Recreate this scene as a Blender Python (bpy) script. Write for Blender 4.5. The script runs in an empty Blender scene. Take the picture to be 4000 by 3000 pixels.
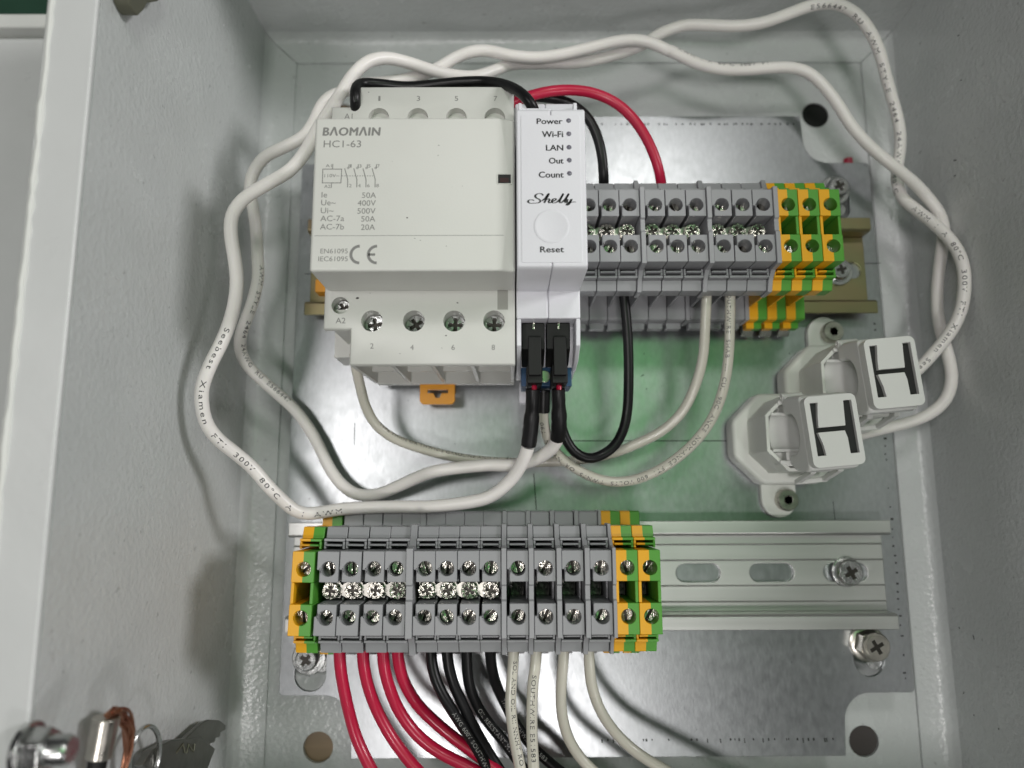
import bpy, bmesh, math, random
from mathutils import Vector, Matrix
random.seed(7)
S = 0.001                      # every coordinate below is in millimetres
scene = bpy.context.scene
col = scene.collection

# ------------------------------------------------------------------ camera
CAM = Vector((-28.926, -28.751, 249.455))
RX, RY, RZ, FPX = 0.1563, -0.0035, -0.0042, 2786.5
ROT = (Matrix.Rotation(RZ, 3, 'Z') @ Matrix.Rotation(RY, 3, 'Y') @ Matrix.Rotation(RX, 3, 'X'))
cd = bpy.data.cameras.new('camera'); cam = bpy.data.objects.new('camera', cd); col.objects.link(cam)
cam.matrix_world = Matrix.Translation(CAM * S) @ ROT.to_4x4()
cd.sensor_fit = 'HORIZONTAL'; cd.sensor_width = 36; cd.lens = FPX / 4000 * 36
cd.clip_start = 0.005; cd.clip_end = 50
cd.dof.use_dof = True; cd.dof.focus_distance = 0.205; cd.dof.aperture_fstop = 8.0
scene.camera = cam

# ------------------------------------------------------------------ light
world = bpy.data.worlds.new('World'); scene.world = world; world.use_nodes = True
bg = world.node_tree.nodes['Background']
bg.inputs[0].default_value = (0.9, 0.9, 0.92, 1); bg.inputs[1].default_value = 0.03

def area(name, loc, target, size, size_y, power, color):
    l = bpy.data.lights.new(name, 'AREA'); l.shape = 'RECTANGLE'; l.size = size; l.size_y = size_y
    l.energy = power; l.color = color
    o = bpy.data.objects.new(name, l); col.objects.link(o)
    o.location = Vector(loc); d = Vector(target) - Vector(loc)
    o.rotation_euler = d.to_track_quat('-Z', 'Y').to_euler()
    return o
area('overhead_light', (-0.46, 0.04, 1.20), (-0.03, 0.0, 0), 0.14, 0.24, 3.0, (1.0, 0.965, 0.955))
area('overhead_light', (-0.05, -0.47, 1.20), (-0.03, 0.0, 0), 0.16, 0.14, 3.6, (1.0, 0.965, 0.955))
area('overhead_light', (0.75, -1.00, 1.10), (0, 0.0, 0), 0.20, 0.20, 3.2, (1.0, 0.97, 0.965))  # added fill, lights left and top walls and leaves the lower right dark
area('upper_fill', (0.12, 0.30, 0.56), (-0.03, 0.08, 0), 0.10, 0.06, 0.52, (1.0, 0.97, 0.96))  # added close fill, no real lamp; makes the upper end brighter than the lower
area('overhead_light', (1.70, 0.45, 1.00), (0, 0.0, 0), 0.30, 0.45, 17.0, (1.0, 0.98, 0.985))
area('green_bounce_fill', (0.125, 0.105, 0.72), (0.02, 0.0, 0), 0.26, 0.22, 0.25, (0.26, 0.85, 0.28))  # added light standing in for green bounced onto the plate, no real lamp
scene.view_settings.view_transform = 'Standard'; scene.view_settings.look = 'None'
scene.view_settings.exposure = 0.0; scene.view_settings.gamma = 1.0
scene.view_settings.use_curve_mapping = False
scene.render.engine = 'CYCLES'

# ------------------------------------------------------------------ photo pixel -> point
def at(px, py, z):
    d = ROT @ Vector(((px - 2000) / FPX, -(py - 1500) / FPX, -1.0))
    return CAM + d * ((z - CAM.z) / d.z)
def atx(px, py, x):
    d = ROT @ Vector(((px - 2000) / FPX, -(py - 1500) / FPX, -1.0))
    return CAM + d * ((x - CAM.x) / d.x)

# ------------------------------------------------------------------ materials
def mat(name, color, rough=0.5, metal=0.0, var=0.06, vscale=60.0, bump=0.0, bscale=900.0, coat=0.0,
        stretch=(1, 1, 1), rvar=0.08, spec=0.5, dirt=0.0, dirtcol=(0.05, 0.05, 0.05), sss=0.0, speck=0.0):
    m = bpy.data.materials.new(name); m.use_nodes = True
    nt = m.node_tree; N = nt.nodes; L = nt.links; b = N['Principled BSDF']
    b.inputs['Metallic'].default_value = metal
    b.inputs['Specular IOR Level'].default_value = spec
    b.inputs['Coat Weight'].default_value = coat
    if sss: 
        b.inputs['Subsurface Weight'].default_value = sss; b.inputs['Subsurface Radius'].default_value = (.002, .002, .0015)
        b.inputs['Subsurface Scale'].default_value = 0.3
    tc = N.new('ShaderNodeTexCoord'); mp = N.new('ShaderNodeMapping'); mp.inputs['Scale'].default_value = stretch
    L.new(tc.outputs['Object'], mp.inputs['Vector'])
    n1 = N.new('ShaderNodeTexNoise'); n1.inputs['Scale'].default_value = vscale; n1.inputs['Detail'].default_value = 6
    L.new(mp.outputs[0], n1.inputs['Vector'])
    mx = N.new('ShaderNodeMix'); mx.data_type = 'RGBA'
    c = Vector(color)
    mx.inputs[6].default_value = (*(c * (1 - var)), 1); mx.inputs[7].default_value = (*[min(1, v * (1 + var)) for v in c], 1)
    rr = N.new('ShaderNodeMapRange'); rr.inputs[1].default_value = 0.3; rr.inputs[2].default_value = 0.7
    L.new(n1.outputs['Fac'], rr.inputs[0]); L.new(rr.outputs[0], mx.inputs[0])
    out = mx.outputs[2]
    if dirt > 0:
        n3 = N.new('ShaderNodeTexNoise'); n3.inputs['Scale'].default_value = 420; n3.inputs['Detail'].default_value = 3
        L.new(tc.outputs['Object'], n3.inputs['Vector'])
        r3 = N.new('ShaderNodeMapRange'); r3.inputs[1].default_value = 0.66 - 0.04 * speck; r3.inputs[2].default_value = 0.74 - 0.04 * speck
        r3.inputs[4].default_value = dirt
        L.new(n3.outputs['Fac'], r3.inputs[0])
        m3 = N.new('ShaderNodeMix'); m3.data_type = 'RGBA'; m3.inputs[7].default_value = (*dirtcol, 1)
        L.new(r3.outputs[0], m3.inputs[0]); L.new(out, m3.inputs[6]); out = m3.outputs[2]
    L.new(out, b.inputs['Base Color'])
    r2 = N.new('ShaderNodeMapRange'); r2.inputs[3].default_value = max(0, rough - rvar); r2.inputs[4].default_value = min(1, rough + rvar)
    L.new(n1.outputs['Fac'], r2.inputs[0]); L.new(r2.outputs[0], b.inputs['Roughness'])
    if bump > 0:
        n2 = N.new('ShaderNodeTexNoise'); n2.inputs['Scale'].default_value = bscale; n2.inputs['Detail'].default_value = 2
        L.new(mp.outputs[0], n2.inputs['Vector'])
        bp = N.new('ShaderNodeBump'); bp.inputs['Strength'].default_value = bump; bp.inputs['Distance'].default_value = 0.0003
        L.new(n2.outputs['Fac'], bp.inputs['Height']); L.new(bp.outputs[0], b.inputs['Normal'])
    return m

M = {}
M['paint'] = mat('grey_powder_paint', (0.555, 0.575, 0.57), 0.26, bump=0.9, bscale=620, var=0.03, dirt=0.35, dirtcol=(.12, .12, .12), speck=-.5)
M['paint_smooth'] = mat('grey_paint_smooth', (0.60, 0.61, 0.605), 0.3, bump=0.15, bscale=400, var=0.02)
M['plate'] = None
M['alu'] = mat('anodised_aluminium', (0.60, 0.60, 0.585), 0.40, 1.0, var=0.04, vscale=90, stretch=(.06, 2, 1), bump=0.06, bscale=600)
M['steel'] = mat('bright_zinc_steel', (0.55, 0.56, 0.55), 0.26, 1.0, var=0.15, vscale=300, bump=.35, bscale=700)
M['nickel'] = mat('nickel_screw', (0.50, 0.48, 0.43), 0.22, 1.0, var=0.35, vscale=700, bump=1.0, bscale=900, stretch=(2.5, .5, 1))
M['slot_dark'] = mat('shaded_slot_metal', (0.06, 0.055, 0.05), 0.45, 1.0)  # metal darkened to paint the shade inside screw slots and recesses
M['stainless'] = mat('stainless_bolt', (0.5, 0.48, 0.43), 0.3, 1.0, var=0.12, vscale=400)
M['cream'] = mat('cream_plastic', (0.645, 0.65, 0.61), 0.42, var=0.02, bump=0.08, bscale=1500, dirt=0.35, dirtcol=(.2, .18, .15), speck=-2)
M['shade_cream'] = mat('shaded_cream_plastic', (0.33, 0.33, 0.30), 0.5)  # cream darkened to paint the shade of the deck notch
M['white_plastic'] = mat('white_plastic', (0.76, 0.76, 0.80), 0.38, var=0.02, bump=0.06, bscale=1500)
M['ct_white'] = mat('matt_white_plastic', (0.70, 0.71, 0.68), 0.5, var=0.03, bump=0.1, bscale=1500, dirt=0.3, dirtcol=(.2, .17, .12), speck=-2)
M['mount_white'] = mat('printed_white_plastic', (0.70, 0.72, 0.67), 0.45, var=0.03, bump=0.12, bscale=900, stretch=(.3, .3, 4))
M['grey'] = mat('grey_polyamide', (0.30, 0.305, 0.315), 0.42, var=0.05, bump=0.08, bscale=1500)
M['grey_plate'] = mat('grey_end_plate_plastic', (0.315, 0.32, 0.33), 0.4, var=0.05, bump=0.08, bscale=1500)
M['black_plastic'] = mat('black_plastic', (0.006, 0.0065, 0.006), 0.55, spec=.35, var=0.2, bump=0.1)
M['shrink'] = mat('black_heat_shrink', (0.005, 0.005, 0.0055), 0.42, var=0.2, bump=0.25, bscale=400, spec=.4)
M['void'] = mat('recess_shade', (0.01, 0.01, 0.01), 0.6)  # near-black put in for the shade inside the window and vent slots
M['blue'] = mat('blue_plastic', (0.02, 0.07, 0.16), 0.4)
M['orange'] = mat('orange_clip_plastic', (0.78, 0.33, 0.02), 0.4, var=0.05)
M['red_wire'] = mat('red_insulation', (0.46, 0.008, 0.045), 0.32, var=0.08, bump=0.05, coat=.1)
M['black_wire'] = mat('black_insulation', (0.005, 0.005, 0.0055), 0.36, var=0.2, bump=0.05, spec=.35)
M['white_wire'] = mat('off_white_insulation', (0.60, 0.58, 0.50), 0.3, var=0.05, bump=0.05, coat=.15, sss=0.1)
M['cable'] = mat('white_cable_jacket', (0.82, 0.79, 0.76), 0.36, var=0.03, bump=0.08, bscale=500, sss=0.1)
M['ink'] = mat('dark_grey_print', (0.22, 0.22, 0.21), 0.6)
M['ink_black'] = mat('black_print', (0.012, 0.012, 0.014), 0.6)
M['ink_cable'] = mat('faded_black_print', (0.04, 0.04, 0.045), 0.6)
M['ink_pale'] = mat('pale_print', (0.28, 0.28, 0.27), 0.6)
M['led'] = mat('grey_led_lens', (0.15, 0.14, 0.18), 0.25, coat=.3)
M['flag'] = mat('dark_red_flag', (0.035, 0.006, 0.006), 0.5)
M['bus_dark'] = mat('shaded_busbar', (0.10, 0.095, 0.09), 0.3, 1.0, var=.5, vscale=900, bump=.8, bscale=700)  # metal darkened to paint the shade deep in the block channel
M['link'] = mat('silver_link', (0.62, 0.60, 0.55), 0.3, 1.0, var=.1)
M['copper'] = mat('bare_copper', (0.40, 0.19, 0.12), 0.35, 1.0, var=0.15)
M['bronze'] = mat('brass_busbar', (0.55, 0.45, 0.28), 0.3, 1.0)
M['keymetal'] = mat('dull_nickel_key', (0.22, 0.22, 0.20), 0.4, 1.0, var=0.2, vscale=200)
M['wood'] = mat('brown_table_wood', (0.30, 0.21, 0.13), 0.55, var=0.25, vscale=14, stretch=(1, 9, 1), bump=0.1, bscale=200)
M['green_mat'] = mat('dark_green_mat', (0.012, 0.05, 0.028), 0.6, var=0.1)
M['dark_stain'] = mat('dark_scribe', (0.03, 0.032, 0.03), 0.6)
M['dark_brown'] = mat('dark_brown_matt', (0.05, 0.042, 0.04), 0.6, var=.2)  # for dirt specks and the dark disc in the lower hole
M['olive'] = mat('olive_metal', (0.15, 0.15, 0.11), 0.5, 0.5)

def plate_mat():
    m = bpy.data.materials.new('galvanised_steel'); m.use_nodes = True
    nt = m.node_tree; N = nt.nodes; L = nt.links; b = N['Principled BSDF']; b.inputs['Metallic'].default_value = 1.0
    tc = N.new('ShaderNodeTexCoord')
    def noise(scale, detail, st=(1, 1, 1)):
        mp = N.new('ShaderNodeMapping'); mp.inputs['Scale'].default_value = st; L.new(tc.outputs['Object'], mp.inputs[0])
        n = N.new('ShaderNodeTexNoise'); n.inputs['Scale'].default_value = scale; n.inputs['Detail'].default_value = detail
        L.new(mp.outputs[0], n.inputs['Vector']); return n.outputs['Fac']
    def rng(s, a, b_, c, d):
        r = N.new('ShaderNodeMapRange'); r.inputs[1].default_value = a; r.inputs[2].default_value = b_
        r.inputs[3].default_value = c; r.inputs[4].default_value = d; L.new(s, r.inputs[0]); return r.outputs[0]
    def mul(a, c):
        k = N.new('ShaderNodeMath'); k.operation = 'MULTIPLY'; L.new(a, k.inputs[0]); L.new(c, k.inputs[1]); return k.outputs[0]
    big = rng(noise(16, 4), .3, .7, .95, 1.04); fine = rng(noise(520, 6, (1.5, .7, 1)), .3, .7, .93, 1.07)
    spot = rng(noise(330, 3), .72, .78, 1.0, .55)
    v = mul(mul(big, fine), spot)
    mx = N.new('ShaderNodeMix'); mx.data_type = 'RGBA'; mx.blend_type = 'MULTIPLY'; mx.inputs[0].default_value = 1
    mx.inputs[6].default_value = (0.40, 0.415, 0.425, 1); L.new(v, mx.inputs[7]); L.new(mx.outputs[2], b.inputs['Base Color'])
    L.new(rng(noise(300, 5, (1.4, .8, 1)), .3, .7, .31, .36), b.inputs['Roughness'])
    bp = N.new('ShaderNodeBump'); bp.inputs['Strength'].default_value = .08; bp.inputs['Distance'].default_value = .0002
    L.new(noise(900, 4, (1.3, .8, 1)), bp.inputs['Height']); L.new(bp.outputs[0], b.inputs['Normal'])
    return m
M['plate'] = plate_mat()
def zinc_mat():
    m = mat('yellow_passivated_zinc', (0.5, 0.42, 0.24), 0.34, 1.0, var=0.12, vscale=60, stretch=(.3, 1, 1))
    nt = m.node_tree; N = nt.nodes; L = nt.links; b = N['Principled BSDF']
    tc = N.new('ShaderNodeTexCoord'); n = N.new('ShaderNodeTexNoise'); n.inputs['Scale'].default_value = 45; n.inputs['Detail'].default_value = 2
    L.new(tc.outputs['Object'], n.inputs['Vector'])
    cr = N.new('ShaderNodeValToRGB'); e = cr.color_ramp.elements
    e[0].position = .35; e[0].color = (.29, .28, .15, 1); e[1].position = .7; e[1].color = (.37, .28, .19, 1)
    k = cr.color_ramp.elements.new(.52); k.color = (.34, .29, .16, 1)
    L.new(n.outputs['Fac'], cr.inputs[0]); L.new(cr.outputs[0], b.inputs['Base Color'])
    return m
M['zinc'] = zinc_mat()
def yg_mat():
    m = mat('yellow_green_polyamide', (0.5, 0.5, 0.1), 0.42, var=0.0, bump=0.08, bscale=1500)
    nt = m.node_tree; N = nt.nodes; L = nt.links; b = N['Principled BSDF']
    tc = N.new('ShaderNodeTexCoord'); sx = N.new('ShaderNodeSeparateXYZ'); L.new(tc.outputs['Object'], sx.inputs[0])
    g = N.new('ShaderNodeMath'); g.operation = 'GREATER_THAN'; g.inputs[1].default_value = 0.0; L.new(sx.outputs['X'], g.inputs[0])
    mx = N.new('ShaderNodeMix'); mx.data_type = 'RGBA'; mx.inputs[6].default_value = (0.80, 0.40, 0.008, 1); mx.inputs[7].default_value = (0.085, 0.32, 0.035, 1)
    L.new(g.outputs[0], mx.inputs[0]); L.new(mx.outputs[2], b.inputs['Base Color'])
    return m
M['yg'] = yg_mat()

# ------------------------------------------------------------------ mesh helpers
def fill(loops):
    """triangulate an outline with holes; returns index triples into the concatenated loops"""
    bm = bmesh.new(); k = 0; ed = []
    for lp in loops:
        vs = [bm.verts.new(p) for p in lp]
        for i, v in enumerate(vs): v.index = k + i
        ed += [bm.edges.new((vs[i], vs[(i + 1) % len(vs)])) for i in range(len(vs))]; k += len(vs)
    idx = {v: v.index for v in bm.verts}
    bmesh.ops.triangle_fill(bm, edges=ed, use_beauty=True, normal=(0, 0, 1))
    out = [tuple(idx[v] for v in f.verts) for f in bm.faces]; bm.free(); return out
class MB:
    def __init__(self): self.v = []; self.f = []; self.m = []; self.mi = 0
    def add(self, vs, fs):
        o = len(self.v); self.v += [Vector(p) for p in vs]
        for f in fs: self.f.append([i + o for i in f]); self.m.append(self.mi)
    def box(self, x0, x1, y0, y1, z0, z1):
        self.add([(x0,y0,z0),(x1,y0,z0),(x1,y1,z0),(x0,y1,z0),(x0,y0,z1),(x1,y0,z1),(x1,y1,z1),(x0,y1,z1)],
                 [(0,3,2,1),(4,5,6,7),(0,1,5,4),(1,2,6,5),(2,3,7,6),(3,0,4,7)])
    def hexa(self, bot, top):
        self.add(list(bot) + list(top), [(0,3,2,1),(4,5,6,7),(0,1,5,4),(1,2,6,5),(2,3,7,6),(3,0,4,7)])
    def prism(self, poly, a, b, axis='z', holes=(), chamfer=0):
        """poly extruded from a to b; holes: (poly, depth) cut in from the b side, depth None = through"""
        def P(u, v, w):
            return {'x': (w, u, v), 'y': (u, w, v), 'z': (u, v, w)}[axis]
        n = len(poly); full = poly
        if chamfer:                                   # sloped edge round the b side
            ar = sum(poly[i][0] * poly[(i + 1) % n][1] - poly[(i + 1) % n][0] * poly[i][1] for i in range(n)); sg = 1 if ar > 0 else -1; ins = []
            for i in range(n):
                p0, p1, p2 = (Vector(poly[(i + k) % n]) for k in (-1, 0, 1)); d1 = (p1 - p0).normalized(); d2 = (p2 - p1).normalized()
                n1 = Vector((-d1.y, d1.x)) * sg; n2 = Vector((-d2.y, d2.x)) * sg; q = p1 + (n1 + n2) * (chamfer / (1 + n1.dot(n2))); ins.append((q.x, q.y))
            vs = [P(u, v, a) for u, v in poly] + [P(u, v, b) for u, v in ins] + [P(u, v, b - chamfer) for u, v in poly]
            fs = []; poly = ins
        else:
            vs = [P(u, v, a) for u, v in poly] + [P(u, v, b) for u, v in poly]
            fs = [(i, (i + 1) % n, n + (i + 1) % n, n + i) for i in range(n)]
        if chamfer: fs += [(i, (i + 1) % n, 2 * n + (i + 1) % n, 2 * n + i) for i in range(n)] + [(2 * n + i, 2 * n + (i + 1) % n, n + (i + 1) % n, n + i) for i in range(n)]
        hidx = []
        for hp, dep in holes:
            k = len(vs); h = len(hp); hidx.append((k, h, dep))
            w = a if dep is None else b - dep * (1 if b > a else -1)
            vs += [P(u, v, b) for u, v in hp] + [P(u, v, w) for u, v in hp]
            fs += [(k + i, k + (i + 1) % h, k + h + (i + 1) % h, k + h + i) for i in range(h)]
            if dep is not None: fs.append(tuple(k + h + i for i in range(h)))
        if holes:
            loops = [[Vector((u, v, 0)) for u, v in poly]] + [[Vector((u, v, 0)) for u, v in hp] for hp, d in holes]
            idx = [n + i for i in range(n)]
            for k, h, d in hidx: idx += [k + i for i in range(h)]
            for t in fill(loops): fs.append(tuple(idx[i] for i in t))
        else: fs.append(tuple(range(n, 2 * n)))
        thr = [(hp, hx) for (hp, d), hx in zip(holes, hidx) if d is None]
        if thr:
            loops = [[Vector((u, v, 0)) for u, v in full]] + [[Vector((u, v, 0)) for u, v in hp] for hp, hx in thr]
            idx = list(range(n))
            for hp, (k, h, d) in thr: idx += [k + h + i for i in range(h)]
            for t in fill(loops): fs.append(tuple(idx[i] for i in t))
        else: fs.append(tuple(range(n)))
        self.add(vs, fs)
    def lathe(self, prof, c=(0, 0, 0), axis=(0, 0, 1), n=24):
        """prof: (r, h) from bottom to top; closed at r=0 ends"""
        q = Vector((0, 0, 1)).rotation_difference(Vector(axis)).to_matrix(); c = Vector(c)
        vs = []; fs = []; rings = []
        for r, h in prof:
            if r < 1e-6: rings.append([len(vs)]); vs.append(c + q @ Vector((0, 0, h)))
            else:
                rings.append(list(range(len(vs), len(vs) + n)))
                vs += [c + q @ Vector((r * math.cos(2 * math.pi * i / n), r * math.sin(2 * math.pi * i / n), h)) for i in range(n)]
        for A, B in zip(rings, rings[1:]):
            for i in range(n):
                j = (i + 1) % n
                if len(A) == 1 and len(B) == 1: continue
                if len(A) == 1: fs.append((A[0], B[i], B[j]))
                elif len(B) == 1: fs.append((A[i], A[j], B[0]))
                else: fs.append((A[i], A[j], B[j], B[i]))
        if len(rings[0]) > 1: fs.append(tuple(reversed(rings[0])))
        if len(rings[-1]) > 1: fs.append(tuple(rings[-1]))
        self.add(vs, fs)
    def cyl(self, c, r, h, axis=(0, 0, 1), n=24): self.lathe([(r, 0), (r, h)], c, axis, n)
    def tube(self, pts, r, n=12, rf=None):
        pts = [Vector(p) for p in pts]; vs = []; fs = []
        T = [(pts[min(i + 1, len(pts) - 1)] - pts[max(i - 1, 0)]).normalized() for i in range(len(pts))]
        nrm = T[0].orthogonal().normalized()
        for i, p in enumerate(pts):
            nrm = (nrm - T[i] * nrm.dot(T[i])).normalized(); bn = T[i].cross(nrm)
            rad = r if rf is None else rf(i / (len(pts) - 1))
            for k in range(n):
                a = 2 * math.pi * k / n; vs.append(p + (nrm * math.cos(a) + bn * math.sin(a)) * rad)
        for i in range(len(pts) - 1):
            for k in range(n):
                k2 = (k + 1) % n; fs.append((i * n + k, i * n + k2, (i + 1) * n + k2, (i + 1) * n + k))
        fs.append(tuple(reversed(range(n)))); e = (len(pts) - 1) * n; fs.append(tuple(range(e, e + n)))
        self.add(vs, fs)
    def mesh(self, name, mats, ang=35):
        me = bpy.data.meshes.new(name)
        me.from_pydata([tuple(p * S) for p in self.v], [], self.f)
        for k in (mats if isinstance(mats, (list, tuple)) else [mats]): me.materials.append(M[k])
        for p, mi in zip(me.polygons, self.m): p.material_index = mi; p.use_smooth = True
        bm = bmesh.new(); bm.from_mesh(me); bmesh.ops.recalc_face_normals(bm, faces=bm.faces[:]); bm.to_mesh(me); bm.free()
        me.set_sharp_from_angle(angle=math.radians(ang))
        return me
def obj(name, me, parent=None, bevel=0, loc=None, seg=2):
    o = bpy.data.objects.new(name, me); col.objects.link(o)
    if parent is not None: o.parent = parent
    if loc is not None: o.location = Vector(loc) * S
    if bevel:
        b = o.modifiers.new('bevel', 'BEVEL'); b.width = bevel * S; b.segments = seg; b.limit_method = 'ANGLE'
        b.angle_limit = math.radians(38); b.use_clamp_overlap = True; b.harden_normals = True
    return o
def build(mb, name, mats, parent=None, bevel=0, loc=None, seg=2, ang=35): return obj(name, mb.mesh(name, mats, ang), parent, bevel, loc, seg)
def tag(o, label=None, cat=None, group=None, kind=None):
    if label: o['label'] = label
    if cat: o['category'] = cat
    if group: o['group'] = group
    if kind: o['kind'] = kind
    return o
def thing(name, label, cat, loc=(0, 0, 0), group=None):
    o = bpy.data.objects.new(name, None); col.objects.link(o); o.location = Vector(loc) * S; o.empty_display_size = 0.005
    return tag(o, label, cat, group)
def copy_tree(o, parent=None):
    c = o.copy(); col.objects.link(c); c.parent = parent
    for ch in [x for x in bpy.data.objects if x.parent == o]: copy_tree(ch, c)
    return c
def circle(cx, cy, r, n=24, ph=0): return [(cx + r * math.cos(2 * math.pi * i / n + ph), cy + r * math.sin(2 * math.pi * i / n + ph)) for i in range(n)]
def slot(cx, cy, lx, r, n=10, vertical=False):
    p = [(lx / 2 + r * math.cos(a), r * math.sin(a)) for a in [(-.5 + i / n) * math.pi for i in range(n + 1)]]
    p += [(-x, -y) for x, y in p]
    return [(cx - y, cy + x) if vertical else (cx + x, cy + y) for x, y in p]
def rrect(x0, x1, y0, y1, r, n=5):
    out = []
    for cx, cy, a0 in ((x1 - r, y1 - r, 0), (x0 + r, y1 - r, 90), (x0 + r, y0 + r, 180), (x1 - r, y0 + r, 270)):
        out += [(cx + r * math.cos(math.radians(a0 + 90 * i / n)), cy + r * math.sin(math.radians(a0 + 90 * i / n))) for i in range(n + 1)]
    return out
def cross(r, w, ph=0.0, cx=0, cy=0):
    p = [(w, w), (w, r), (-w, r), (-w, w), (-r, w), (-r, -w), (-w, -w), (-w, -r), (w, -r), (w, -w), (r, -w), (r, w)]
    c, s = math.cos(ph), math.sin(ph)
    return [(cx + x * c - y * s, cy + x * s + y * c) for x, y in p]
def catmull(pts, step=1.2):
    pts = [Vector(p) for p in pts]
    P = [pts[0] * 2 - pts[1]] + pts + [pts[-1] * 2 - pts[-2]]; out = []
    for i in range(1, len(P) - 2):
        a, b, c, d = P[i - 1:i + 3]; n = max(3, int((c - b).length / step * 1.5))
        t0 = 0; t1 = max(1e-3, (b - a).length ** .5); t2 = t1 + max(1e-3, (c - b).length ** .5); t3 = t2 + max(1e-3, (d - c).length ** .5)
        for k in range(n):
            t = t1 + (t2 - t1) * k / n
            A1 = a * ((t1 - t) / (t1 - t0)) + b * ((t - t0) / (t1 - t0)); A2 = b * ((t2 - t) / (t2 - t1)) + c * ((t - t1) / (t2 - t1)); A3 = c * ((t3 - t) / (t3 - t2)) + d * ((t - t2) / (t3 - t2))
            B1 = A1 * ((t2 - t) / (t2 - t0)) + A2 * ((t - t0) / (t2 - t0)); B2 = A2 * ((t3 - t) / (t3 - t1)) + A3 * ((t - t1) / (t3 - t1))
            out.append(B1 * ((t2 - t) / (t2 - t1)) + B2 * ((t - t1) / (t2 - t1)))
    out.append(pts[-1])
    for _ in range(3):      # relax
        out = [out[0]] + [out[i] * .5 + (out[i - 1] + out[i + 1]) * .25 for i in range(1, len(out) - 1)] + [out[-1]]
    res = [out[0]]; acc = 0                                           # resample evenly
    for i in range(1, len(out)):
        acc += (out[i] - out[i - 1]).length
        if acc >= step: res.append(out[i]); acc = 0
    if (res[-1] - out[-1]).length > .2: res.append(out[-1])
    return res

# text ------------------------------------------------------------
def text_verts(s, bold=0.0, shear=0.0, spacing=1.0):
    cu = bpy.data.curves.new('print', 'FONT'); cu.body = s; cu.size = 1; cu.offset = bold; cu.shear = shear; cu.space_character = spacing
    cu.resolution_u = 3; cu.fill_mode = 'FRONT'
    o = bpy.data.objects.new('print', cu); col.objects.link(o); bpy.context.view_layer.update()
    me = bpy.data.meshes.new_from_object(o.evaluated_get(bpy.context.evaluated_depsgraph_get()))
    vs = [(v.co.x, v.co.y) for v in me.vertices]; fs = [tuple(p.vertices) for p in me.polygons]
    bpy.data.objects.remove(o); bpy.data.meshes.remove(me); bpy.data.curves.remove(cu)
    return vs, fs
def print_text(mb, s, x0, x1, y0, y1, z, bold=0.0, shear=0.0, spacing=1.0):
    vs, fs = text_verts(s, 0, shear, spacing)
    a0 = min(v[0] for v in vs); a1 = max(v[0] for v in vs); b0 = min(v[1] for v in vs); b1 = max(v[1] for v in vs)
    if y1 is None: y1 = y0 + (b1 - b0) * (x1 - x0) / (a1 - a0)
    e = bold * (y1 - y0)
    for k, (dx, dy) in enumerate(((0, 0), (1, 0), (-1, 0), (0, .6), (0, -.6)) if bold else ((0, 0),)):
        mb.add([(x0 + (x - a0) / (a1 - a0) * (x1 - x0) + dx * e, y0 + (y - b0) / (b1 - b0) * (y1 - y0) + dy * e, z + .002 * k) for x, y in vs], fs)
def stroke(mb, pts, w, z, wf=None):
    pts = [Vector((*p, 0)) for p in pts]; vs = []; fs = []
    for i, p in enumerate(pts):
        t = (pts[min(i + 1, len(pts) - 1)] - pts[max(0, i - 1)]).normalized(); n = Vector((-t.y, t.x, 0)); ww = w if wf is None else wf(t) 
        vs += [p + n * ww / 2 + Vector((0, 0, z)), p - n * ww / 2 + Vector((0, 0, z))]
    for i in range(len(pts) - 1): fs.append((2 * i, 2 * i + 1, 2 * i + 3, 2 * i + 2))
    mb.add(vs, fs)
def wire_text(path, r, s, i0, height, parent, ink, up=(0, 0, 1), flip=False, aspect=1.0, spacing=1.1):
    """print a line of text along a wire, starting at path index i0"""
    vs, fs = text_verts(s, 0.0, 0, spacing)
    b0 = min(v[1] for v in vs); b1 = max(v[1] for v in vs); a0 = min(v[0] for v in vs); k = height / 0.72
    cum = [0]
    for i in range(1, len(path)): cum.append(cum[-1] + (path[i] - path[i - 1]).length)
    up = Vector(up).normalized(); out = []
    base = cum[i0]
    for x, y in vs:
        d = (x - a0) * k * aspect; d = base - d if flip else base + d
        d = min(max(d, 0), cum[-1] - 1e-3); j = 0
        lo, hi = 0, len(cum) - 1
        while hi - lo > 1:
            mid = (lo + hi) // 2
            if cum[mid] <= d: lo = mid
            else: hi = mid
        f = (d - cum[lo]) / max(1e-6, cum[hi] - cum[lo]); p = path[lo].lerp(path[hi], f)
        ta = (path[min(lo + 1, len(path) - 1)] - path[max(lo - 1, 0)]).normalized(); tb = (path[min(hi + 1, len(path) - 1)] - path[max(hi - 1, 0)]).normalized()
        t = ta.lerp(tb, f).normalized()
        if flip: t = -t
        n = (up - t * up.dot(t)).normalized(); b = n.cross(t); th = (y - .35) * k / r
        out.append(p + (n * math.cos(th) + b * math.sin(th)) * (r + .04))
    mb = MB(); mb.add(out, fs); return build(mb, 'printed_text', ink, parent)

# ================================================================== SETTING
TABLE_Z = -16.0
mb = MB(); mb.box(-700, 700, -700, 700, TABLE_Z - 30, TABLE_Z)
tag(build(mb, 'table_top', 'wood'), kind='structure')
mb = MB(); mb.box(-690, -140, 60, 600, TABLE_Z, TABLE_Z + 2)
tag(build(mb, 'cutting_mat', 'green_mat', bevel=.5), 'dark green mat on the table beyond the enclosure rim', 'mat')

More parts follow.
